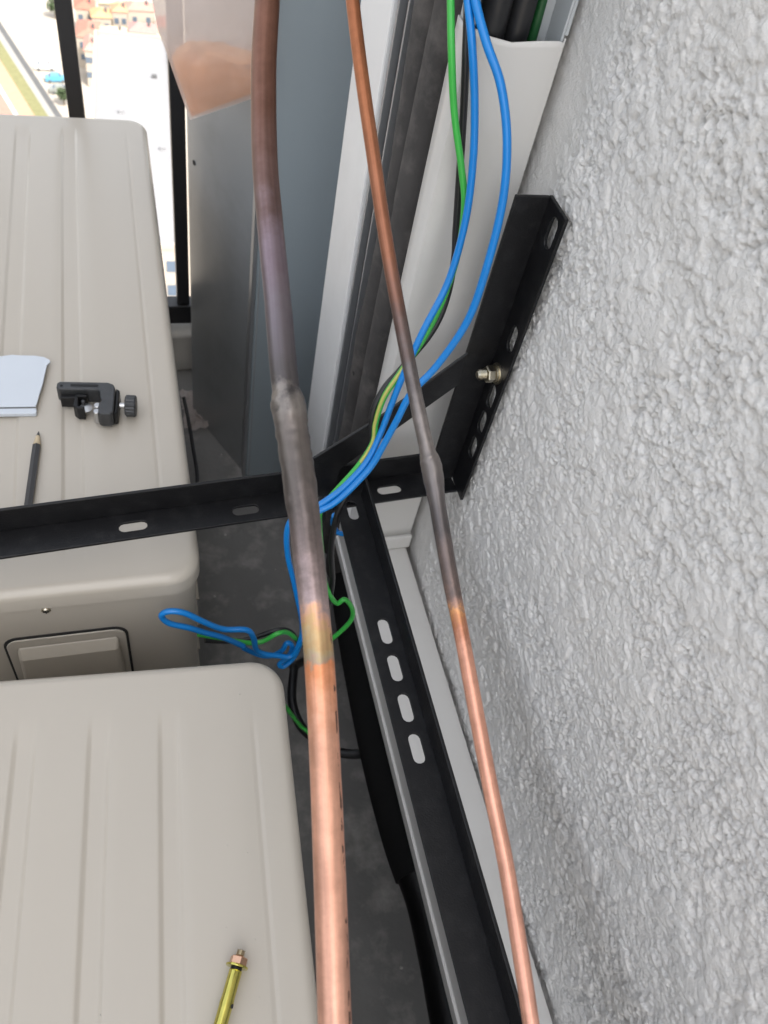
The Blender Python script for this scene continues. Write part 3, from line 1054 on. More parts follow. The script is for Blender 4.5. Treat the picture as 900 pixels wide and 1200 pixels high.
# ------------------------------------------------------------------ wires
WIRES = {
    'green_wire': ([(0.2098, 0.56, 1.0779), (0.2107, 0.55, 1.0621), (0.2136, 0.537, 1.0366), (0.2221, 0.53, 1.0012), (0.2343, 0.52, 0.9636), (0.24, 0.513, 0.9409), (0.2403, 0.503, 0.9114), (0.2336, 0.492, 0.8765), (0.2215, 0.483, 0.8418), (0.2054, 0.475, 0.8132), (0.1927, 0.468, 0.7917), (0.1878, 0.462, 0.7679), (0.187, 0.456, 0.7501), (0.1752, 0.448, 0.7303), (0.1589, 0.44, 0.7128), (0.1469, 0.434, 0.7003), (0.1414, 0.43, 0.6879), (0.1482, 0.43, 0.6392), (0.158, 0.43, 0.58), (0.1748, 0.43, 0.5352), (0.1843, 0.43, 0.5398), (0.1957, 0.43, 0.5172), (0.1954, 0.428, 0.496), (0.1789, 0.425, 0.4702), (0.1612, 0.425, 0.4557), (0.1404, 0.425, 0.4742), (0.1268, 0.425, 0.4939), (0.1144, 0.42, 0.5037), (0.0999, 0.42, 0.4913), (0.0838, 0.42, 0.4918), (0.0589, 0.42, 0.5069), (0.0334, 0.42, 0.5217)],
                   M_GREEN, 'green earth wire curving down from the trunking over the bracket', 0.0026),
    'black_wire': ([(0.2238, 0.565, 1.0774), (0.2243, 0.555, 1.0613), (0.2249, 0.54, 1.0361), (0.2311, 0.535, 0.9992), (0.2376, 0.528, 0.9524), (0.2418, 0.52, 0.915), (0.2432, 0.512, 0.8938), (0.2412, 0.503, 0.864), (0.2315, 0.493, 0.8394), (0.2079, 0.482, 0.8096), (0.1935, 0.474, 0.7957), (0.1847, 0.466, 0.7743), (0.1882, 0.46, 0.7436), (0.1845, 0.452, 0.7158), (0.1687, 0.442, 0.7011), (0.1597, 0.436, 0.6753), (0.1605, 0.434, 0.6249), (0.1678, 0.432, 0.5674), (0.1664, 0.43, 0.5046), (0.1577, 0.43, 0.4516), (0.1424, 0.43, 0.4612), (0.1304, 0.428, 0.4898), (0.1161, 0.428, 0.4967), (0.094, 0.428, 0.4879), (0.0726, 0.428, 0.4842), (0.0408, 0.428, 0.494)],
                   M_BWIRE, 'black wire running behind the green one over the bracket', 0.0028),
    'blue_wire': ([(0.2175, 0.555, 1.0803), (0.2194, 0.543, 1.0654), (0.2235, 0.53, 1.0455), (0.232, 0.522, 1.0114), (0.2379, 0.513, 0.9741), (0.2395, 0.503, 0.9332), (0.2335, 0.492, 0.8885), (0.2179, 0.48, 0.8513), (0.2056, 0.47, 0.813), (0.1988, 0.464, 0.7854), (0.192, 0.456, 0.7613), (0.1813, 0.446, 0.7375), (0.163, 0.437, 0.7182), (0.148, 0.432, 0.7073), (0.137, 0.43, 0.7005), (0.1224, 0.43, 0.6941), (0.1142, 0.43, 0.6731), (0.1174, 0.43, 0.6306), (0.1296, 0.43, 0.5701), (0.1418, 0.425, 0.501), (0.1383, 0.42, 0.4553), (0.1255, 0.415, 0.4387), (0.1194, 0.415, 0.4444), (0.1295, 0.418, 0.4555), (0.1323, 0.42, 0.4721), (0.126, 0.42, 0.4811), (0.1216, 0.42, 0.4655), (0.1109, 0.42, 0.4569), (0.0967, 0.42, 0.4626), (0.0797, 0.42, 0.482)],
                  M_BLUE, 'blue wire twisted with the green one, the inner of the two blues', 0.0028),
    'blue_wire.001': ([(0.2201, 0.55, 1.0822), (0.2225, 0.538, 1.0675), (0.23, 0.522, 1.0493), (0.2397, 0.505, 1.031), (0.2476, 0.49, 1.0022), (0.2513, 0.478, 0.9659), (0.2492, 0.468, 0.9208), (0.2439, 0.462, 0.8752), (0.2271, 0.458, 0.8338), (0.21, 0.455, 0.8079), (0.2015, 0.45, 0.7841), (0.1932, 0.446, 0.758), (0.1832, 0.44, 0.7363), (0.1662, 0.433, 0.7168), (0.1514, 0.428, 0.7047), (0.1373, 0.426, 0.6971), (0.1244, 0.426, 0.6806), (0.128, 0.426, 0.6205), (0.1414, 0.42, 0.5351), (0.1338, 0.412, 0.471), (0.1153, 0.412, 0.4702), (0.0936, 0.412, 0.4853), (0.088, 0.412, 0.5135), (0.0808, 0.414, 0.5289), (0.0581, 0.416, 0.5326), (0.0398, 0.416, 0.55), (0.0209, 0.418, 0.5683), (0.007, 0.42, 0.5712), (-0.0003, 0.42, 0.5651), (0.0062, 0.418, 0.5529), (0.0235, 0.416, 0.5441), (0.0397, 0.416, 0.5304), (0.0583, 0.416, 0.5157), (0.0788, 0.416, 0.4929)],
                      M_BLUE, 'blue wire bowing out widest in front of the trunking lid', 0.0030),
}
for nm, (pts, m, lb, r) in WIRES.items():
    o = tube(nm, pts, r, m, None, seg=10, sub=6)
    tag(o, lb, 'wire', 'loose electric wires hanging over the bracket')
gw = bpy.data.objects['green_wire']
path, _, _ = spline(WIRES['green_wire'][0], None, 6)
seg_ = [p + Vector((-0.0012, -0.0016, 0.0009)) for p in path[50:78]]
obj('yellow_stripe', tube_vf(seg_, 0.0015, 8)[0], M_YEL, gw, world=True, smooth=True)
o = tube('blue_wire_offcut', [(0.1644, 0.455, 0.652), (0.1722, 0.47, 0.632), (0.1738, 0.48, 0.619), (0.1752, 0.485, 0.6012), (0.1807, 0.485, 0.586), (0.1867, 0.48, 0.5873), (0.1932, 0.48, 0.5936)], 0.0028, M_BLUE)
tag(o, 'short blue wire loop curling below the bracket arm', 'wire')
o = tube('green_wire_offcut', [(0.118, 0.44, 0.36), (0.127, 0.43, 0.3338), (0.147, 0.43, 0.2788), (0.1642, 0.43, 0.2335), (0.1789, 0.42, 0.2177), (0.195, 0.40, 0.19)], 0.0028, M_GREEN)
tag(o, 'short green wire low in the gap beside the near unit', 'wire')
o = tube('black_cable', [(0.275, 0.70, 0.02), (0.235, 0.63, 0.05), (0.190, 0.575, 0.12), (0.1768, 0.5349, 0.19), (0.1644, 0.4833, 0.2), (0.1696, 0.4442, 0.2), (0.1916, 0.4157, 0.2), (0.2174, 0.3967, 0.2), (0.2451, 0.3871, 0.21), (0.265, 0.38, 0.24)], 0.0065, M_BWIRE)
tag(o, 'thick black cable curling low towards the foam-wrapped hose', 'cable')
o = tube('thin_black_cable', [(0.062, 0.97, 0.32), (0.0665, 0.9324, 0.30), (0.0686, 0.8859, 0.29), (0.0690, 0.825, 0.285), (0.055, 0.800, 0.28), (0.036, 0.792, 0.28)], 0.0028, M_BWIRE)
tag(o, 'thin black cable hanging beside the wall side of the farther unit', 'cable')
# cables inside the open trunking
for i, (x, y, r, m, lb) in enumerate([(0.246, 0.560, 0.0105, M_BWIRE, 'thick black cable inside the open trunking, the left one'), (0.266, 0.562, 0.0095, M_BWIRE, 'thick black cable inside the open trunking, the right one'), (0.2815, 0.566, 0.0035, mat('dark_green_wire', (0.01, 0.07, 0.02), 0.4), 'dark green wire inside the open trunking')]):
    o = tube('trunking_cable', wob(x, y, 0.6, 2.6, 0.0015, 40 + i, 18), r, m, None, seg=14)
    tag(o, lb, 'cable')

# ------------------------------------------------------------------ copper pipes
P1 = [(0.0991, 0.5896, 1.0673), (0.0936, 0.5537, 1.0511), (0.0872, 0.5162, 1.0269), (0.0817, 0.4658, 0.9997), (0.0797, 0.4243, 0.9806), (0.0786, 0.3801, 0.9596), (0.077, 0.3374, 0.9397), (0.0771, 0.3202, 0.9332), (0.0775, 0.3047, 0.9255), (0.0774, 0.2811, 0.9167), (0.0771, 0.2454, 0.9026), (0.0762, 0.2112, 0.8893), (0.0747, 0.1829, 0.8778), (0.0711, 0.1409, 0.8603), (0.0653, 0.087, 0.8408), (0.0598, 0.038, 0.8212), (0.0548, -0.0015, 0.809)]
Y1 = [-60, 0, 80, 180, 260, 350, 440, 475, 510, 560, 640, 720, 790, 900, 1050, 1200, 1330]
P2 = [(0.1527, 0.6007, 1.0687), (0.1518, 0.5707, 1.0495), (0.1515, 0.5233, 1.0226), (0.1528, 0.4786, 0.9956), (0.1546, 0.4303, 0.9661), (0.1579, 0.3824, 0.9375), (0.1615, 0.3395, 0.9127), (0.1642, 0.3135, 0.8979), (0.1655, 0.3014, 0.8917), (0.1656, 0.2773, 0.88), (0.1664, 0.2395, 0.862), (0.1673, 0.2112, 0.85), (0.1679, 0.1749, 0.8345), (0.1687, 0.1313, 0.816), (0.1704, 0.094, 0.7988), (0.1702, 0.0582, 0.7832), (0.1691, 0.0202, 0.767), (0.1668, -0.0265, 0.7477)]
Y2 = [-60, 0, 90, 180, 280, 380, 470, 525, 550, 600, 680, 740, 820, 920, 1010, 1100, 1200, 1330]


def copper_pipe(name, label, pts, rows, rads, m, cut, base, step):
    """a run of tube with a brazed joint: upper tube, swollen joint, lower tube"""
    pts = [tuple(Vector(pts[0]) + (Vector(pts[0]) - Vector(pts[1])) * 2.5)] + pts + [tuple(Vector(pts[-1]) + (Vector(pts[-1]) - Vector(pts[-2])) * 5)]
    rads = [rads[0]] + rads + [rads[-1]]
    rows = [rows[0] - 160] + rows + [rows[-1] + 500]
    path, rr, tt = spline(pts, rads, 14)
    al = []
    for t in tt:
        i = min(int(t), len(rows) - 2)
        al.append(max(0, min(1, (rows[i] + (rows[i + 1] - rows[i]) * (t - i) + 220) / 2050)))
    for i, a_ in enumerate(al):
        q_ = max(0.0, min(1.0, (a_ * 2050 - 220 - step[0] + 11) / 22))
        q_ = q_ * q_ * (3 - 2 * q_)
        rr[i] = min(rr[i], step[1]) * (1 - q_) + rr[i] * q_
    t = thing(name, label, 'pipe', base, 0, 'copper refrigerant pipes')
    i0 = min(range(len(al)), key=lambda i: abs(al[i] * 2050 - 220 - cut[0]))
    i1 = min(range(len(al)), key=lambda i: abs(al[i] * 2050 - 220 - cut[1]))
    for nm, a, b, lb in (('tube', 0, i0, 'brown heat-darkened end of the tube'), ('brazed_joint', i0, i1, 'swollen grey brazed joint'), ('tube', i1, len(path) - 1, 'bright copper length of the tube')):
        lump = None
        if nm == 'brazed_joint':
            from mathutils import noise as mn
            nb = b - a

            def lump(i, k, r, nb=nb):
                e = min(1, min(i, nb - i) / 6)
                an = 2 * math.pi * k / 32
                return r * (1 + (e * 0.07 * mn.noise(Vector((1.6 * math.cos(an), 1.6 * math.sin(an), i * 0.33))) + e * 0.04 * mn.noise(Vector((3.2 * math.cos(an) + 9, 3.2 * math.sin(an), i * 0.5)))))
        vf, uv = tube_vf(path[a:b + 1], rr[a:b + 1], 32, al[a:b + 1], caps=False, lump=lump)
        o = obj(nm, vf, m, t, world=True, smooth='all', uvs=uv)
        o['label'] = lb
    return t


def st(y):
    return (y + 220) / 2050


stops1 = [(st(-200), (0.20, 0.09, 0.055)), (st(120), (0.20, 0.095, 0.065)), (st(230), (0.205, 0.125, 0.11)), (st(300), (0.251, 0.19, 0.217)), (st(380), (0.19, 0.163, 0.179)), (st(452), (0.106, 0.095, 0.095)), (st(474), (0.274, 0.243, 0.22)), (st(500), (0.182, 0.156, 0.141)), (st(570), (0.152, 0.129, 0.118)),
          (st(650), (0.243, 0.19, 0.179)), (st(712), (0.5, 0.38, 0.37)), (st(726), (0.8, 0.46, 0.32)), (st(744), (0.66, 0.42, 0.20)), (st(762), (0.60, 0.44, 0.24)), (st(771), (0.42, 0.38, 0.30)), (st(780), (0.85, 0.33, 0.15)), (st(860), (0.82, 0.43, 0.29)), (st(1600), (0.78, 0.44, 0.34))]
stops2 = [(st(-200), (0.40, 0.15, 0.07)), (st(100), (0.46, 0.17, 0.075)), (st(300), (0.40, 0.17, 0.10)), (st(370), (0.192, 0.116, 0.096)), (st(440), (0.152, 0.132, 0.128)), (st(530), (0.272, 0.24, 0.224)), (st(600), (0.144, 0.128, 0.128)),
          (st(680), (0.224, 0.168, 0.152)), (st(708), (0.45, 0.27, 0.21)), (st(718), (0.88, 0.43, 0.18)), (st(728), (0.55, 0.23, 0.13)), (st(760), (0.8, 0.4, 0.28)), (st(1600), (0.78, 0.42, 0.32))]
MC1 = copper_mat('heat_tinted_copper', stops1, 0.60, st(735))
MC2 = copper_mat('heat_tinted_copper_thin', stops2, 0.985, st(735))
r0 = 0.0077
copper_pipe('copper_pipe', 'thick copper pipe with grey swollen joint crossing in front of the bracket arm', P1, Y1,
            [r0, r0, r0, r0, r0, r0, 0.0096, 0.0099, 0.0091, 0.0090, 0.0084, r0, r0, r0, r0, r0, r0], MC1, (440, 650), (0.077, 0.3, 0.92), (463, r0 * 1.02))
r2 = 0.0045
copper_pipe('copper_pipe', 'thin copper pipe running between the thick pipe and the stucco wall', P2, Y2,
            [r2, r2, r2, r2, r2, r2, r2, 0.0060, 0.0066, 0.0051, 0.0049, r2, r2, r2, r2, r2, r2, r2], MC2, (512, 600), (0.1655, 0.3, 0.89), (531, r2 * 1.04))

# ------------------------------------------------------------------ things on the far unit
TOP = 0.5952
tcut = thing('tube_cutter', 'small dark metal tube cutter with ribbed knob lying on the farther unit', 'tube cutter', (-0.055, 0.665, TOP), R(-5))


def frame2d(pts, h0, h1):
    n = len(pts)
    v = [(x, y, h0) for x, y in pts] + [(x, y, h1) for x, y in pts]
    f = [tuple(reversed(range(n))), tuple(range(n, 2 * n))] + [(i, (i + 1) % n, n + (i + 1) % n, n + i) for i in range(n)]
    return v, f


outline = [(-0.031, 0.012), (-0.0335, 0.015), (-0.0335, 0.0205), (-0.031, 0.0235), (0.018, 0.0235), (0.024, 0.0205), (0.026, 0.015), (0.026, -0.021), (0.023, -0.0245), (0.0125, -0.0245), (0.0105, -0.022), (0.0105, -0.008), (0.0135, -0.004), (0.0115, 0.000), (0.0105, 0.0095), (0.008, 0.0115)]
obj('frame', frame2d(outline, 0.004, 0.0235), M_CAST, tcut, bevel=0.0016)
inner = [(-0.019, 0.0160), (-0.020, 0.0175), (-0.019, 0.0190), (0.008, 0.0190), (0.009, 0.0175), (0.008, 0.0160)]
obj('frame_recess', frame2d(inner, 0.0236, 0.0239), M_CASTD, tcut)
obj('side_pin', xf(lathe([(0.0015, 0), (0.0012, 0.0006)], 10), Matrix.Translation((-0.0285, 0.0165, 0.0235))), M_CASTD, tcut)
obj('back_plate', frame2d([(-0.030, 0.006), (-0.030, 0.0118), (-0.006, 0.0118), (-0.006, 0.006)], 0.002, 0.016), M_CASTD, tcut, bevel=0.001)
obj('side_plate', frame2d([(0.0262, 0.018), (0.0262, -0.022), (0.0295, -0.019), (0.0305, 0.0145)], 0.003, 0.020), M_CASTD, tcut, bevel=0.0012)
ca = obj('slide_carriage', frame2d([(-0.0145, 0.009), (-0.0155, -0.008), (-0.011, -0.0125), (-0.004, -0.0125), (-0.004, -0.0090), (-0.0105, -0.0085), (-0.0115, 0.0055), (-0.003, 0.0055), (-0.002, 0.009)], 0.002, 0.019), M_CASTD, tcut, bevel=0.001)
obj('cutting_wheel', xf(lathe([(0.0015, -0.0015), (0.0068, -0.0002), (0.0068, 0.0002), (0.0015, 0.0015)], 24), Matrix.Translation((-0.0035, -0.005, 0.0125))), M_STEEL, ca, smooth=True)
obj('axle_pin', xf(lathe([(0.0022, 0.006), (0.0022, 0.0165), (0.0016, 0.0172)], 14), Matrix.Translation((-0.0065, 0.0005, 0))), M_CAST, ca, smooth=True)
for y in (-0.0165, -0.0075):
    obj('roller', xf(lathe([(0.0030, 0), (0.0036, 0.0006), (0.0036, 0.015), (0.0030, 0.0156)], 16), Matrix.Translation((0.0085, y, 0.004))), M_STEEL, tcut, smooth=True)
obj('feed_screw', xf(lathe([(0.0032, 0), (0.0032, 0.008)], 14), axis_mtx((0.0305, -0.001, 0.0125), (1, 0, 0))), M_STEEL, tcut, smooth=True)
kp = []
kn = 40
kv, kf = [], []
for zi, (sc_, z) in enumerate([(0.86, 0.0), (1.0, 0.0012), (1.0, 0.0100), (0.88, 0.0115)]):
    for i in range(kn):
        rr_ = 0.0116 * sc_ * (1.0 if i % 2 else 0.93)
        a = 2 * math.pi * i / kn
        kv.append((rr_ * math.cos(a), rr_ * math.sin(a), z))
for k in range(3):
    for i in range(kn):
        j = (i + 1) % kn
        kf.append((k * kn + i, k * kn + j, (k + 1) * kn + j, (k + 1) * kn + i))
kf += [tuple(reversed(range(kn))), tuple(3 * kn + i for i in range(kn))]
kb = obj('knob', xf((kv, kf), axis_mtx((0.0362, -0.001, 0.0125), (1, -0.05, 0))), M_CAST, tcut)
obj('knob_recess', xf(lathe([(0.0068, 0.01152), (0.0068, 0.0117)], 20), axis_mtx((0.0362, -0.001, 0.0125), (1, -0.05, 0))), M_CASTD, kb)

pen = thing('pencil', 'black hexagonal pencil lying on the farther unit, point away from camera', 'pencil', (-0.112, 0.585, TOP))
pm = axis_mtx((-0.1175, 0.500, TOP + 0.0038), Vector((0.0093, 0.118, 0.0)))
obj('barrel', xf(lathe([(0.0042, 0.0), (0.0042, 0.118)], 6, R(30)), pm), M_PENCIL, pen, world=True, bevel=0.0003)
obj('wood_cone', xf(lathe([(0.0039, 0.1182), (0.0019, 0.131)], 18), pm), M_WOOD, pen, world=True, smooth=True)
obj('lead', xf(lathe([(0.0019, 0.1312), (0.0005, 0.1375)], 12), pm), M_GRAPH, pen, world=True, smooth=True)
# two rows of tiny silver print strokes on one facet
inv = pm.to_3x3()
for k in range(6):
    z = 0.024 + k * 0.0024
    vf = box(-0.0007, 0.0008, -0.00003, 0.00012, 0, 0.0012)
    fm = pm @ Matrix.Rotation(R(0), 4, 'Z') @ Matrix.Translation((0, 0, z))
    # outward facet towards the camera side (+x, +z world)
    best = None
    for q in range(6):
        a = R(60 * q + 60)
        nrm = pm.to_3x3() @ Vector((math.cos(a), math.sin(a), 0))
        s_ = nrm.dot(Vector((0.6, -0.1, 0.75)))
        if best is None or s_ > best[0]:
            best = (s_, a)
    a = best[1]
    fm2 = pm @ Matrix.Rotation(a - math.pi / 2, 4, 'Z') @ Matrix.Translation((0, 0.0042 * math.cos(R(30)), z))
    obj('silver_print', xf(vf, fm2), M_PRINT, pen, world=True)

card = thing('plastic_offcut', 'pale bluish white trunking lid offcut with torn edges on the farther unit', 'plastic offcut', (-0.14, 0.70, TOP))
cp = [(-0.215, 0.7425), (-0.18, 0.7482), (-0.148, 0.7525), (-0.135, 0.7545), (-0.128, 0.7532), (-0.112, 0.7520), (-0.102, 0.7492), (-0.0965, 0.7445), (-0.0955, 0.7405), (-0.0990, 0.7365), (-0.1005, 0.7250), (-0.1030, 0.7060), (-0.1065, 0.6880), (-0.1080, 0.6780), (-0.1095, 0.6715), (-0.148, 0.6735), (-0.215, 0.6775)]
obj('sheet', frame2d([(x + 0.14, y - 0.70) for x, y in cp], 0.0055, 0.0072), M_CARD, card, bevel=0.0004)
lp = [(-0.215, 0.6695), (-0.148, 0.6650), (-0.1105, 0.6628), (-0.1090, 0.6640), (-0.1092, 0.6712), (-0.148, 0.6732), (-0.215, 0.6772)]
obj('folded_lip', frame2d([(x + 0.14, y - 0.70) for x, y in lp], 0.0003, 0.0050), M_CARD, card, bevel=0.0008)
obj('rear_lip', frame2d([(-0.075, 0.042), (0.0, 0.0505), (0.030, 0.049), (0.030, 0.047), (0.0, 0.0485), (-0.075, 0.040)], 0.0003, 0.0054), M_CARD, card)

# expansion bolt on the near unit
eb = thing('expansion_bolt', 'yellow zinc sleeve anchor with pinkish nut lying on the nearest unit', 'bolt', (0.02, 0.09, TOP))
em = axis_mtx((0.0345, 0.1155, TOP + 0.0078), Vector((-0.0200, -0.0430, -0.0009)))
prof = [(0.0020, 0.0)]
z = 0.0004
while z < 0.0042:
    prof += [(0.0031, z), (0.0026, z + 0.0005)]
    z += 0.001
obj('stud', xf(lathe(prof, 16), em), M_ZINC, eb, world=True, smooth=True)
obj('nut', xf(lathe([(0.0056, 0.0044), (0.0063, 0.0050), (0.0063, 0.0092), (0.0060, 0.0097)], 6, 0.25), em), M_ROSE, eb, world=True, bevel=0.0003)
obj('washer', xf(lathe([(0.0078, 0.0098), (0.0080, 0.0102), (0.0078, 0.0111)], 28), em), M_GOLD, eb, world=True, smooth=True)
obj('spacer', xf(lathe([(0.0040, 0.0112), (0.0040, 0.0128)], 18), em), M_CASTD, eb, world=True, smooth=True)
sl = obj('sleeve', xf(lathe([(0.0043, 0.0129), (0.0046, 0.0135), (0.0046, 0.030), (0.0049, 0.033), (0.0047, 0.036), (0.0046, 0.062), (0.0052, 0.070), (0.0060, 0.080)], 26), em), M_GOLD, eb, world=True, smooth=True)
hm = axis_mtx(em @ Vector((0, 0, 0.0345)), Vector((0.85, -0.35, 0.45)))
obj('sleeve_hole', xf(lathe([(0.0015, 0.0040), (0.0015, 0.00495)], 12), hm), M_GAP, sl, world=True)

# ------------------------------------------------------------------ hanging bag
bagt = thing('plastic_bag', 'translucent plastic bag holding something orange, hanging in front of the grey glossy panel', 'plastic bag', (0.13, 1.05, 0.75))


def pouch(rows, ny=20, wob_=0.002, seed=5):
    """rows of (z_left, z_right, x_left, x_right, half depth)"""
    rs = random.Random(seed)
    v, f = [], []
    for k, (zl, zr, xl, xr, hd_) in enumerate(rows):
        for i in range(ny):
            a = 2 * math.pi * i / ny
            t = (1 - math.cos(a)) / 2
            x = xl + (xr - xl) * t
            z = zl + (zr - zl) * t
            d = hd_ * math.sin(a)
            j = rs.uniform(-wob_, wob_) * min(1, hd_ / 0.008) + 0.10 * hd_ * math.sin(7 * a + zl * 25)
            v.append((x, 1.05 + d + j, z))
    for k in range(len(rows) - 1):
        for i in range(ny):
            j = (i + 1) % ny
            f.append((k * ny + i, k * ny + j, (k + 1) * ny + j, (k + 1) * ny + i))
    return v, f


rows = [(0.7275, 0.7650, 0.0862, 0.1800, 0.001), (0.7360, 0.7710, 0.0838, 0.1805, 0.006), (0.7500, 0.780, 0.0790, 0.181, 0.012), (0.7640, 0.790, 0.0744, 0.1812, 0.017), (0.785, 0.805, 0.0672, 0.1815, 0.021), (0.8061, 0.82, 0.0607, 0.182, 0.025), (0.831, 0.84, 0.0520, 0.182, 0.028), (0.8621, 0.868, 0.0469, 0.183, 0.030), (0.91, 0.91, 0.044, 0.183, 0.030), (0.98, 0.98, 0.052, 0.19, 0.026), (1.06, 1.06, 0.085, 0.16, 0.018), (1.12, 1.12, 0.112, 0.134, 0.009), (1.15, 1.15, 0.116, 0.130, 0.006)]
obj('film', pouch(rows, 28), M_FILM, bagt, world=True, smooth=True)
rows = [(0.7325, 0.7705, 0.0890, 0.1750, 0.0008), (0.742, 0.777, 0.0850, 0.1760, 0.004), (0.765, 0.792, 0.0775, 0.1770, 0.013), (0.785, 0.803, 0.0705, 0.1775, 0.017), (0.800, 0.812, 0.0665, 0.1780, 0.0195), (0.808, 0.8155, 0.072, 0.1780, 0.0195), (0.8165, 0.818, 0.084, 0.1760, 0.015)]
v, f = pouch(rows, 24, 0.0015, 8)
for k in (4, 5, 6):
    for i in range(24):
        t_ = (1 - math.cos(2 * math.pi * i / 24)) / 2
        dz = 0.003 if t_ < 0.10 else (-0.010 if t_ < 0.2 else (0.001 if t_ < 0.62 else -0.006))
        x_, y_, z_ = v[k * 24 + i]
        v[k * 24 + i] = (x_, y_, z_ + dz * (0.4 if k == 4 else 1))
f.append(tuple(6 * 24 + i for i in range(24)))
ct = obj('orange_contents', (v, f), M_ORANGE, bagt, world=True, smooth=True)
tube('tie_string', [(0.123, 1.05, 1.145), (0.123, 1.0500, 1.2), (0.1235, 1.0495, 1.25), (0.125, 1.050, 1.283)], 0.0012, M_FRAME, bagt)
tube('bag_hook', [(0.215, 1.0665, 1.30), (0.20, 1.054, 1.30), (0.16, 1.0505, 1.295), (0.125, 1.050, 1.2855), (0.118, 1.050, 1.292)], 0.0022, M_STEEL, pn)

# ------------------------------------------------------------------ floor litter
rs = random.Random(21)
gv, gf = [], []
nx, ny = 12, 16
for j in range(ny):
    for i in range(nx):
        gv.append((0.078 + 0.055 * i / (nx - 1) + rs.uniform(-.003, .003), 1.20 + 0.11 * j / (ny - 1) + rs.uniform(-.003, .003), 0.006 + abs(rs.gauss(0, 0.006))))
for j in range(ny - 1):
    for i in range(nx - 1):
        gf.append((j * nx + i, j * nx + i + 1, (j + 1) * nx + i + 1, (j + 1) * nx + i))
o = obj('plastic_wrapper', (gv, gf), M_FILM, None, world=True, loc=(0.1, 1.25, 0.0))
tag(o, 'crumpled clear plastic wrapper on the floor beside the grey glossy panel', 'wrapper')
gv, gf = [], []
for k in range(26):
    x, y = rs.uniform(0.05, 0.30), rs.uniform(0.05, 1.3)
    s = rs.uniform(0.0008, 0.0035)
    q = len(gv)
    for a in range(5):
        gv.append((x + s * math.cos(a * 1.257) * rs.uniform(.7, 1.2), y + s * math.sin(a * 1.257) * rs.uniform(.7, 1.2), 0.0006))
    gv.append((x, y, 0.0006 + s * 0.6))
    gf += [(q + a, q + (a + 1) % 5, q + 5) for a in range(5)]
o = obj('floor_grit', (gv, gf), M_CURB)
tag(o, 'scattered pale grit and chips on the balcony floor', 'grit', None, 'stuff')
gv, gf = [], []
for k in range(20):
    if k < 9:
        x, y = rs.uniform(-0.13, 0.03), rs.uniform(0.48, 1.2)
    else:
        x, y = rs.uniform(-0.13, 0.07), rs.uniform(0.05, 0.32)
    s = rs.uniform(0.0004, 0.0011)
    q = len(gv)
    zt = 0.5935
    for a in range(5):
        gv.append((x + s * math.cos(a * 1.257) * rs.uniform(.6, 1.3), y + s * math.sin(a * 1.257) * rs.uniform(.6, 1.3), zt + 0.0004))
    gv.append((x, y, zt + 0.0018))
    gf += [(q + a, q + (a + 1) % 5, q + 5) for a in range(5)]
o = obj('masonry_crumbs', (gv, gf), M_CURB)
tag(o, 'tiny masonry crumbs sprinkled over the unit lids', 'crumbs', None, 'stuff')

# ------------------------------------------------------------------ the street far below
G = -80.0
E_PAVE = mat('pale_paving', (0.36, 0.32, 0.27), 0.9, var=0.15, vscale=0.25)
E_GREY = mat('asphalt_grey', (0.09, 0.09, 0.09), 0.9, var=0.2, vscale=0.6)
E_GRASS = mat('dry_yellow_grass', (0.17, 0.165, 0.075), 0.95, var=0.35, vscale=1.2)
E_PEACH = mat('peach_path', (0.42, 0.24, 0.16), 0.9, var=0.15, vscale=0.8)
E_RED = mat('red_path', (0.34, 0.18, 0.14), 0.9, var=0.15, vscale=0.8)
E_WHITE = mat('white_road_paint', (0.75, 0.75, 0.72), 0.8)
E_ROOF = mat('light_grey_roofing', (0.225, 0.225, 0.23), 0.9, var=0.08, vscale=0.3)
E_WALL = mat('cream_render', (0.38, 0.33, 0.27), 0.9, var=0.08, vscale=0.5)
E_GLASS = mat('window_glass', (0.10, 0.13, 0.17), 0.15)
E_LEAF = mat('dark_foliage', (0.06, 0.09, 0.04), 0.9, var=0.4, vscale=2)
E_TRUNK = mat('bark', (0.12, 0.09, 0.06), 0.9)
tag(obj('ground', ([(-3000, -3000, G), (3000, -3000, G), (3000, 3000, G), (-3000, 3000, G)], [(0, 1, 2, 3)]), E_PAVE), None, None, None, 'structure')
A, B = Vector((-21.15, 196.6)), Vector((-11.0, 164.0))
D = (B - A).normalized()
N = Vector((D.y, -D.x))          # to the left of the strips as seen from the balcony
if N.x > 0:
    N = -N


def strip(name, o0, o1, m, lift):
    p0, p1 = A - D * 30, B + D * 60
    q = [p0 + N * o0, p1 + N * o0, p1 + N * o1, p0 + N * o1]
    o = obj(name, ([(a.x, a.y, G + lift) for a in q], [(0, 1, 2, 3)]), m)
    tag(o, None, None, None, 'structure')
    return o


strip('road', -0.1, 1.1, E_GREY, 0.02)
strip('pavement', 1.1, 2.3, mat('grey_paving', (0.26, 0.25, 0.23), 0.9, var=0.1, vscale=1), 0.024)
strip('grass_verge', 2.3, 4.6, E_GRASS, 0.028)
strip('path', 4.6, 7.4, E_PEACH, 0.032)
strip('road_marking', 7.4, 8.0, E_WHITE, 0.036)
strip('path', 8.0, 10.6, E_RED, 0.034)
strip('pavement', 10.6, 16, E_WALL, 0.030)


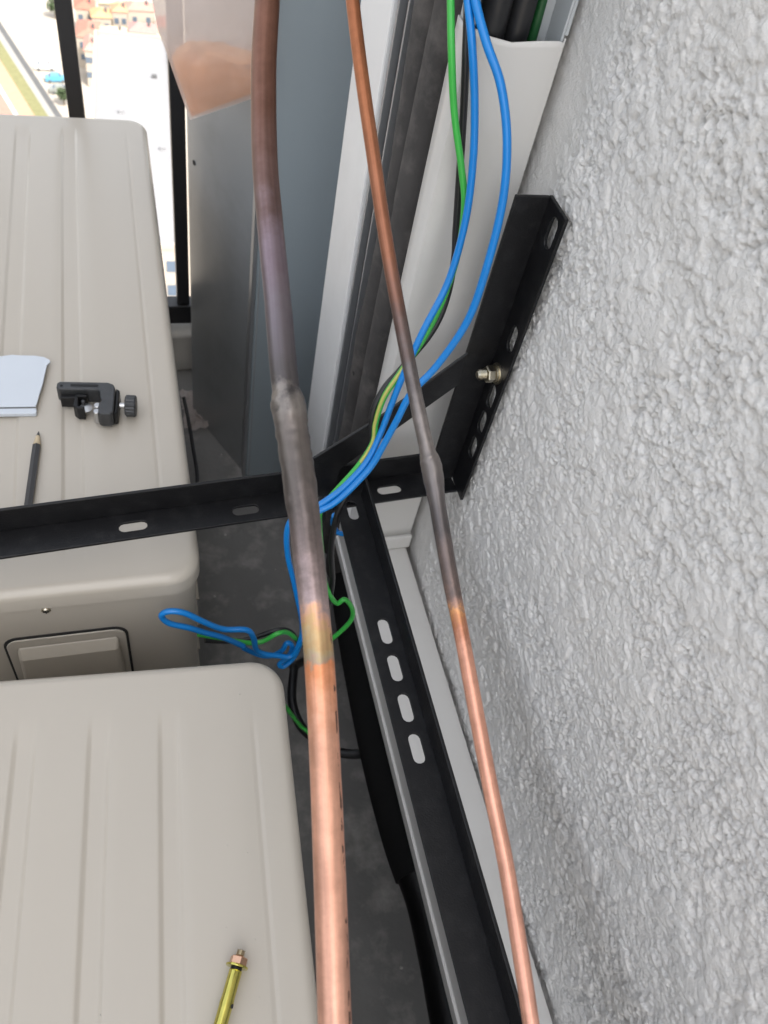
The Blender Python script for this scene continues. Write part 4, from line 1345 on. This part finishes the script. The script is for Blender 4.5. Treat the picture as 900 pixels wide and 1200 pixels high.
def windows(parent, face, a0, a1, z0, z1, cols, rows_, w_, h_):
    """windows on a wall face ('y', y) or ('x', x) between a0..a1 and z0..z1, each its own part"""
    for r_ in range(rows_):
        for c in range(cols):
            a = a0 + (a1 - a0) * (c + 0.5) / cols
            z = z0 + (z1 - z0) * (r_ + 0.5) / rows_
            if face[0] == 'y':
                vf = box(a - w_ / 2, a + w_ / 2, face[1] - 0.06, face[1] - 0.01, z - h_ / 2, z + h_ / 2)
            else:
                vf = box(face[1] - 0.06, face[1] - 0.01, a - w_ / 2, a + w_ / 2, z - h_ / 2, z + h_ / 2)
            obj('window', vf, E_GLASS, parent)


fb = thing('flat_roof_building', 'large building with a pale grey flat roof seen from above', 'building', (1.9, 111, G), R(-2.2))
obj('wall', box(-5.4, 5.4, -27.5, 27.5, 0.0, 24.6), E_WALL, fb)
rf = obj('roof', box(-5.1, 5.1, -27.2, 27.2, 24.61, 24.85), E_ROOF, fb)
for (x0, x1, y0, y1) in ((-5.5, 5.5, -27.6, -27.2), (-5.5, 5.5, 27.2, 27.6), (-5.5, -5.1, -27.19, 27.19), (5.1, 5.5, -27.19, 27.19)):
    obj('parapet', box(x0, x1, y0, y1, 24.62, 25.3), E_WALL, rf)
for x, y in ((2.6, 14), (-2.0, 3), (3.1, -6)):
    obj('roof_vent', box(x, x + 0.7, y, y + 0.5, 24.86, 25.3), E_GREY if y == 14 else E_ROOF, rf)
windows(fb, ('y', -27.5), -5, 5, 14, 24, 4, 3, 1.4, 1.5)
# lower annex in front of it
ax = thing('annex', 'lower beige annex at the near foot of the pale flat-roofed building', 'building', (4.2, 74, G), R(-2.2))
obj('wall', box(-4.5, 4.0, -8, 8, 0, 17.0), mat('beige_render', (0.34, 0.32, 0.29), 0.9, var=0.1, vscale=0.5), ax)
obj('roof', box(-4.3, 3.8, -7.8, 7.8, 17.01, 17.2), mat('blue_grey_roofing', (0.22, 0.25, 0.29), 0.9, var=0.1, vscale=0.5), ax)
windows(ax, ('y', -8), -4.5, 4, 6, 16, 3, 3, 1.4, 1.4)

HOUSES = [((-4.6, 186.5), 4.2, 7.5, (0.36, 0.15, 0.11), 'house with a long red tiled roof left of the cream one'),
          ((-1.9, 193.5), 3.8, 4.2, (0.42, 0.25, 0.13), 'house with an orange roof just behind the cream one'),
          ((1.9, 195.5), 3.0, 3.6, (0.42, 0.22, 0.13), 'small house with a deep orange roof in the middle of the back row'),
          ((0.4, 186.3), 5.2, 4.6, (0.55, 0.42, 0.30), 'house with a cream roof beyond the pale flat roof'),
          ((6.2, 188.0), 5.4, 4.6, (0.36, 0.19, 0.17), 'house with a mauve roof on the right of the cluster'),
          ((6.2, 197.3), 5.6, 4.2, (0.48, 0.20, 0.16), 'house with a pink roof behind the mauve one'),
          ((0.2, 202.0), 5.0, 4.0, (0.45, 0.38, 0.22), 'house with a yellow roof at the very back'),
          ((-5.0, 197.5), 4.0, 5.0, (0.44, 0.13, 0.09), 'house with a red roof at the back left'),
          ((-4.3, 177.5), 1.9, 6.0, (0.50, 0.22, 0.18), 'narrow house with a salmon roof at the near left of the cluster'),
          ((12.0, 193.0), 5.0, 5.0, (0.45, 0.15, 0.10), 'house with a brick-red roof farthest right')]
for i, ((x, y), wx, wy, c, lb) in enumerate(HOUSES):
    h = thing('house', lb, 'house', (x, y, G), R(-4 + (i * 7) % 9), 'red-roofed houses beyond the flat roof')
    hh = 6.0 + (i % 3) * 0.5
    obj('wall', box(-wx / 2, wx / 2, -wy / 2, wy / 2, 0, hh), E_WALL, h)
    ex, ey = wx / 2 + 0.25, wy / 2 + 0.25
    rm = mat('roof_tiles_%d' % i, c, 0.85, var=0.2, vscale=1.5)
    rise = 1.0
    if wx > wy:
        rx = ex - min(ex, ey) * 0.8
        v = [(-ex, -ey, hh), (ex, -ey, hh), (ex, ey, hh), (-ex, ey, hh), (-rx, 0, hh + rise), (rx, 0, hh + rise)]
        f = [(0, 1, 5, 4), (2, 3, 4, 5), (1, 2, 5), (3, 0, 4), (3, 2, 1, 0)]
    else:
        ry = ey - min(ex, ey) * 0.8
        v = [(-ex, -ey, hh), (ex, -ey, hh), (ex, ey, hh), (-ex, ey, hh), (0, -ry, hh + rise), (0, ry, hh + rise)]
        f = [(1, 2, 5, 4), (3, 0, 4, 5), (0, 1, 4), (2, 3, 5), (3, 2, 1, 0)]
    r_ = obj('roof', ([(a, b, c_ + 0.01) for a, b, c_ in v], f), rm, h)
    obj('chimney', box(wx * 0.2, wx * 0.2 + 0.5, -0.9, -0.4, hh + 0.2, hh + 1.4), E_GREY, r_)
    windows(h, ('y', -wy / 2), -wx / 2, wx / 2, 1, hh - 0.4, 2, 2, 0.9, 1.1)


def car(label, loc, rotz, c):
    t = thing('parked_car', label, 'car', loc, rotz, 'cars on the paved yard')
    m = mat('car_paint_%d' % len(MATS), c, 0.3, coat=0.5)
    side = [(-2.0, 0.35), (-2.05, 0.75), (-1.75, 0.95), (-1.35, 1.0), (-0.85, 1.42), (0.55, 1.45), (1.05, 1.0), (1.85, 0.85), (2.05, 0.65), (2.0, 0.35)]
    n = len(side)
    v = [(x, -0.82, z) for x, z in side] + [(x, 0.82, z) for x, z in side]
    v = [(x, y * (0.82 if z > 1.2 else 1), z) for x, y, z in v]
    f = [tuple(range(n)), tuple(reversed(range(n, 2 * n)))] + [(i, n + i, n + (i + 1) % n, (i + 1) % n) for i in range(n)]
    obj('body', (v, f), m, t)
    obj('windscreen', ([(0.60, -0.60, 1.43), (0.60, 0.60, 1.43), (1.04, 0.74, 1.03), (1.04, -0.74, 1.03)], [(0, 3, 2, 1)]), E_GLASS, t)
    obj('rear_window', ([(-0.90, -0.60, 1.41), (-0.90, 0.60, 1.41), (-1.33, 0.74, 1.04), (-1.33, -0.74, 1.04)], [(0, 1, 2, 3)]), E_GLASS, t)
    for x in (-1.25, 1.25):
        for y in (-0.78, 0.78):
            obj('wheel', xf(lathe([(0.32, -0.1), (0.32, 0.1)], 14), axis_mtx((x, y, 0.32), (0, 1, 0))), E_GREY, t)
    return t


car('bright blue car parked on the paved yard by the road', (-11.4, 176.2, G), R(8), (0.08, 0.28, 0.42))
car('grey car parked next to the bright blue one', (-10.6, 171.6, G), R(6), (0.20, 0.21, 0.19))
car('white car parked beyond the bright blue one', (-13.5, 181.0, G), R(4), (0.55, 0.55, 0.52))


def tree(label, loc, r, h):
    t = thing('street_tree', label, 'tree', loc, 0, 'small street trees')
    obj('trunk', lathe([(0.16, 0), (0.12, h * 0.5), (0.05, h * 0.9)], 8), E_TRUNK, t)
    rs = random.Random(int(loc[0] * 10))
    v, f = [], []
    for k in range(420):
        d = Vector((rs.gauss(0, 1), rs.gauss(0, 1), rs.gauss(0, 0.8)))
        d = d.normalized() * r * rs.uniform(0.35, 1.05)
        c = Vector((0, 0, h * 0.75)) + d
        a = Vector((rs.gauss(0, 1), rs.gauss(0, 1), rs.gauss(0, 1))).normalized() * 0.17
        b = a.cross(Vector((rs.gauss(0, 1), rs.gauss(0, 1), rs.gauss(0, 1)))).normalized() * 0.14
        q = len(v)
        v += [tuple(c - a - b), tuple(c + a - b), tuple(c + a + b), tuple(c - a + b)]
        f.append((q, q + 1, q + 2, q + 3))
    obj('crown', (v, f), E_LEAF, t)


tree('small sparse tree at the edge of the yard near the cars', (-9.9, 166.5, G), 1.2, 3.0)
tree('small dark tree beside the railing bar at the back of the yard', (-11.6, 205.5, G), 1.5, 3.6)
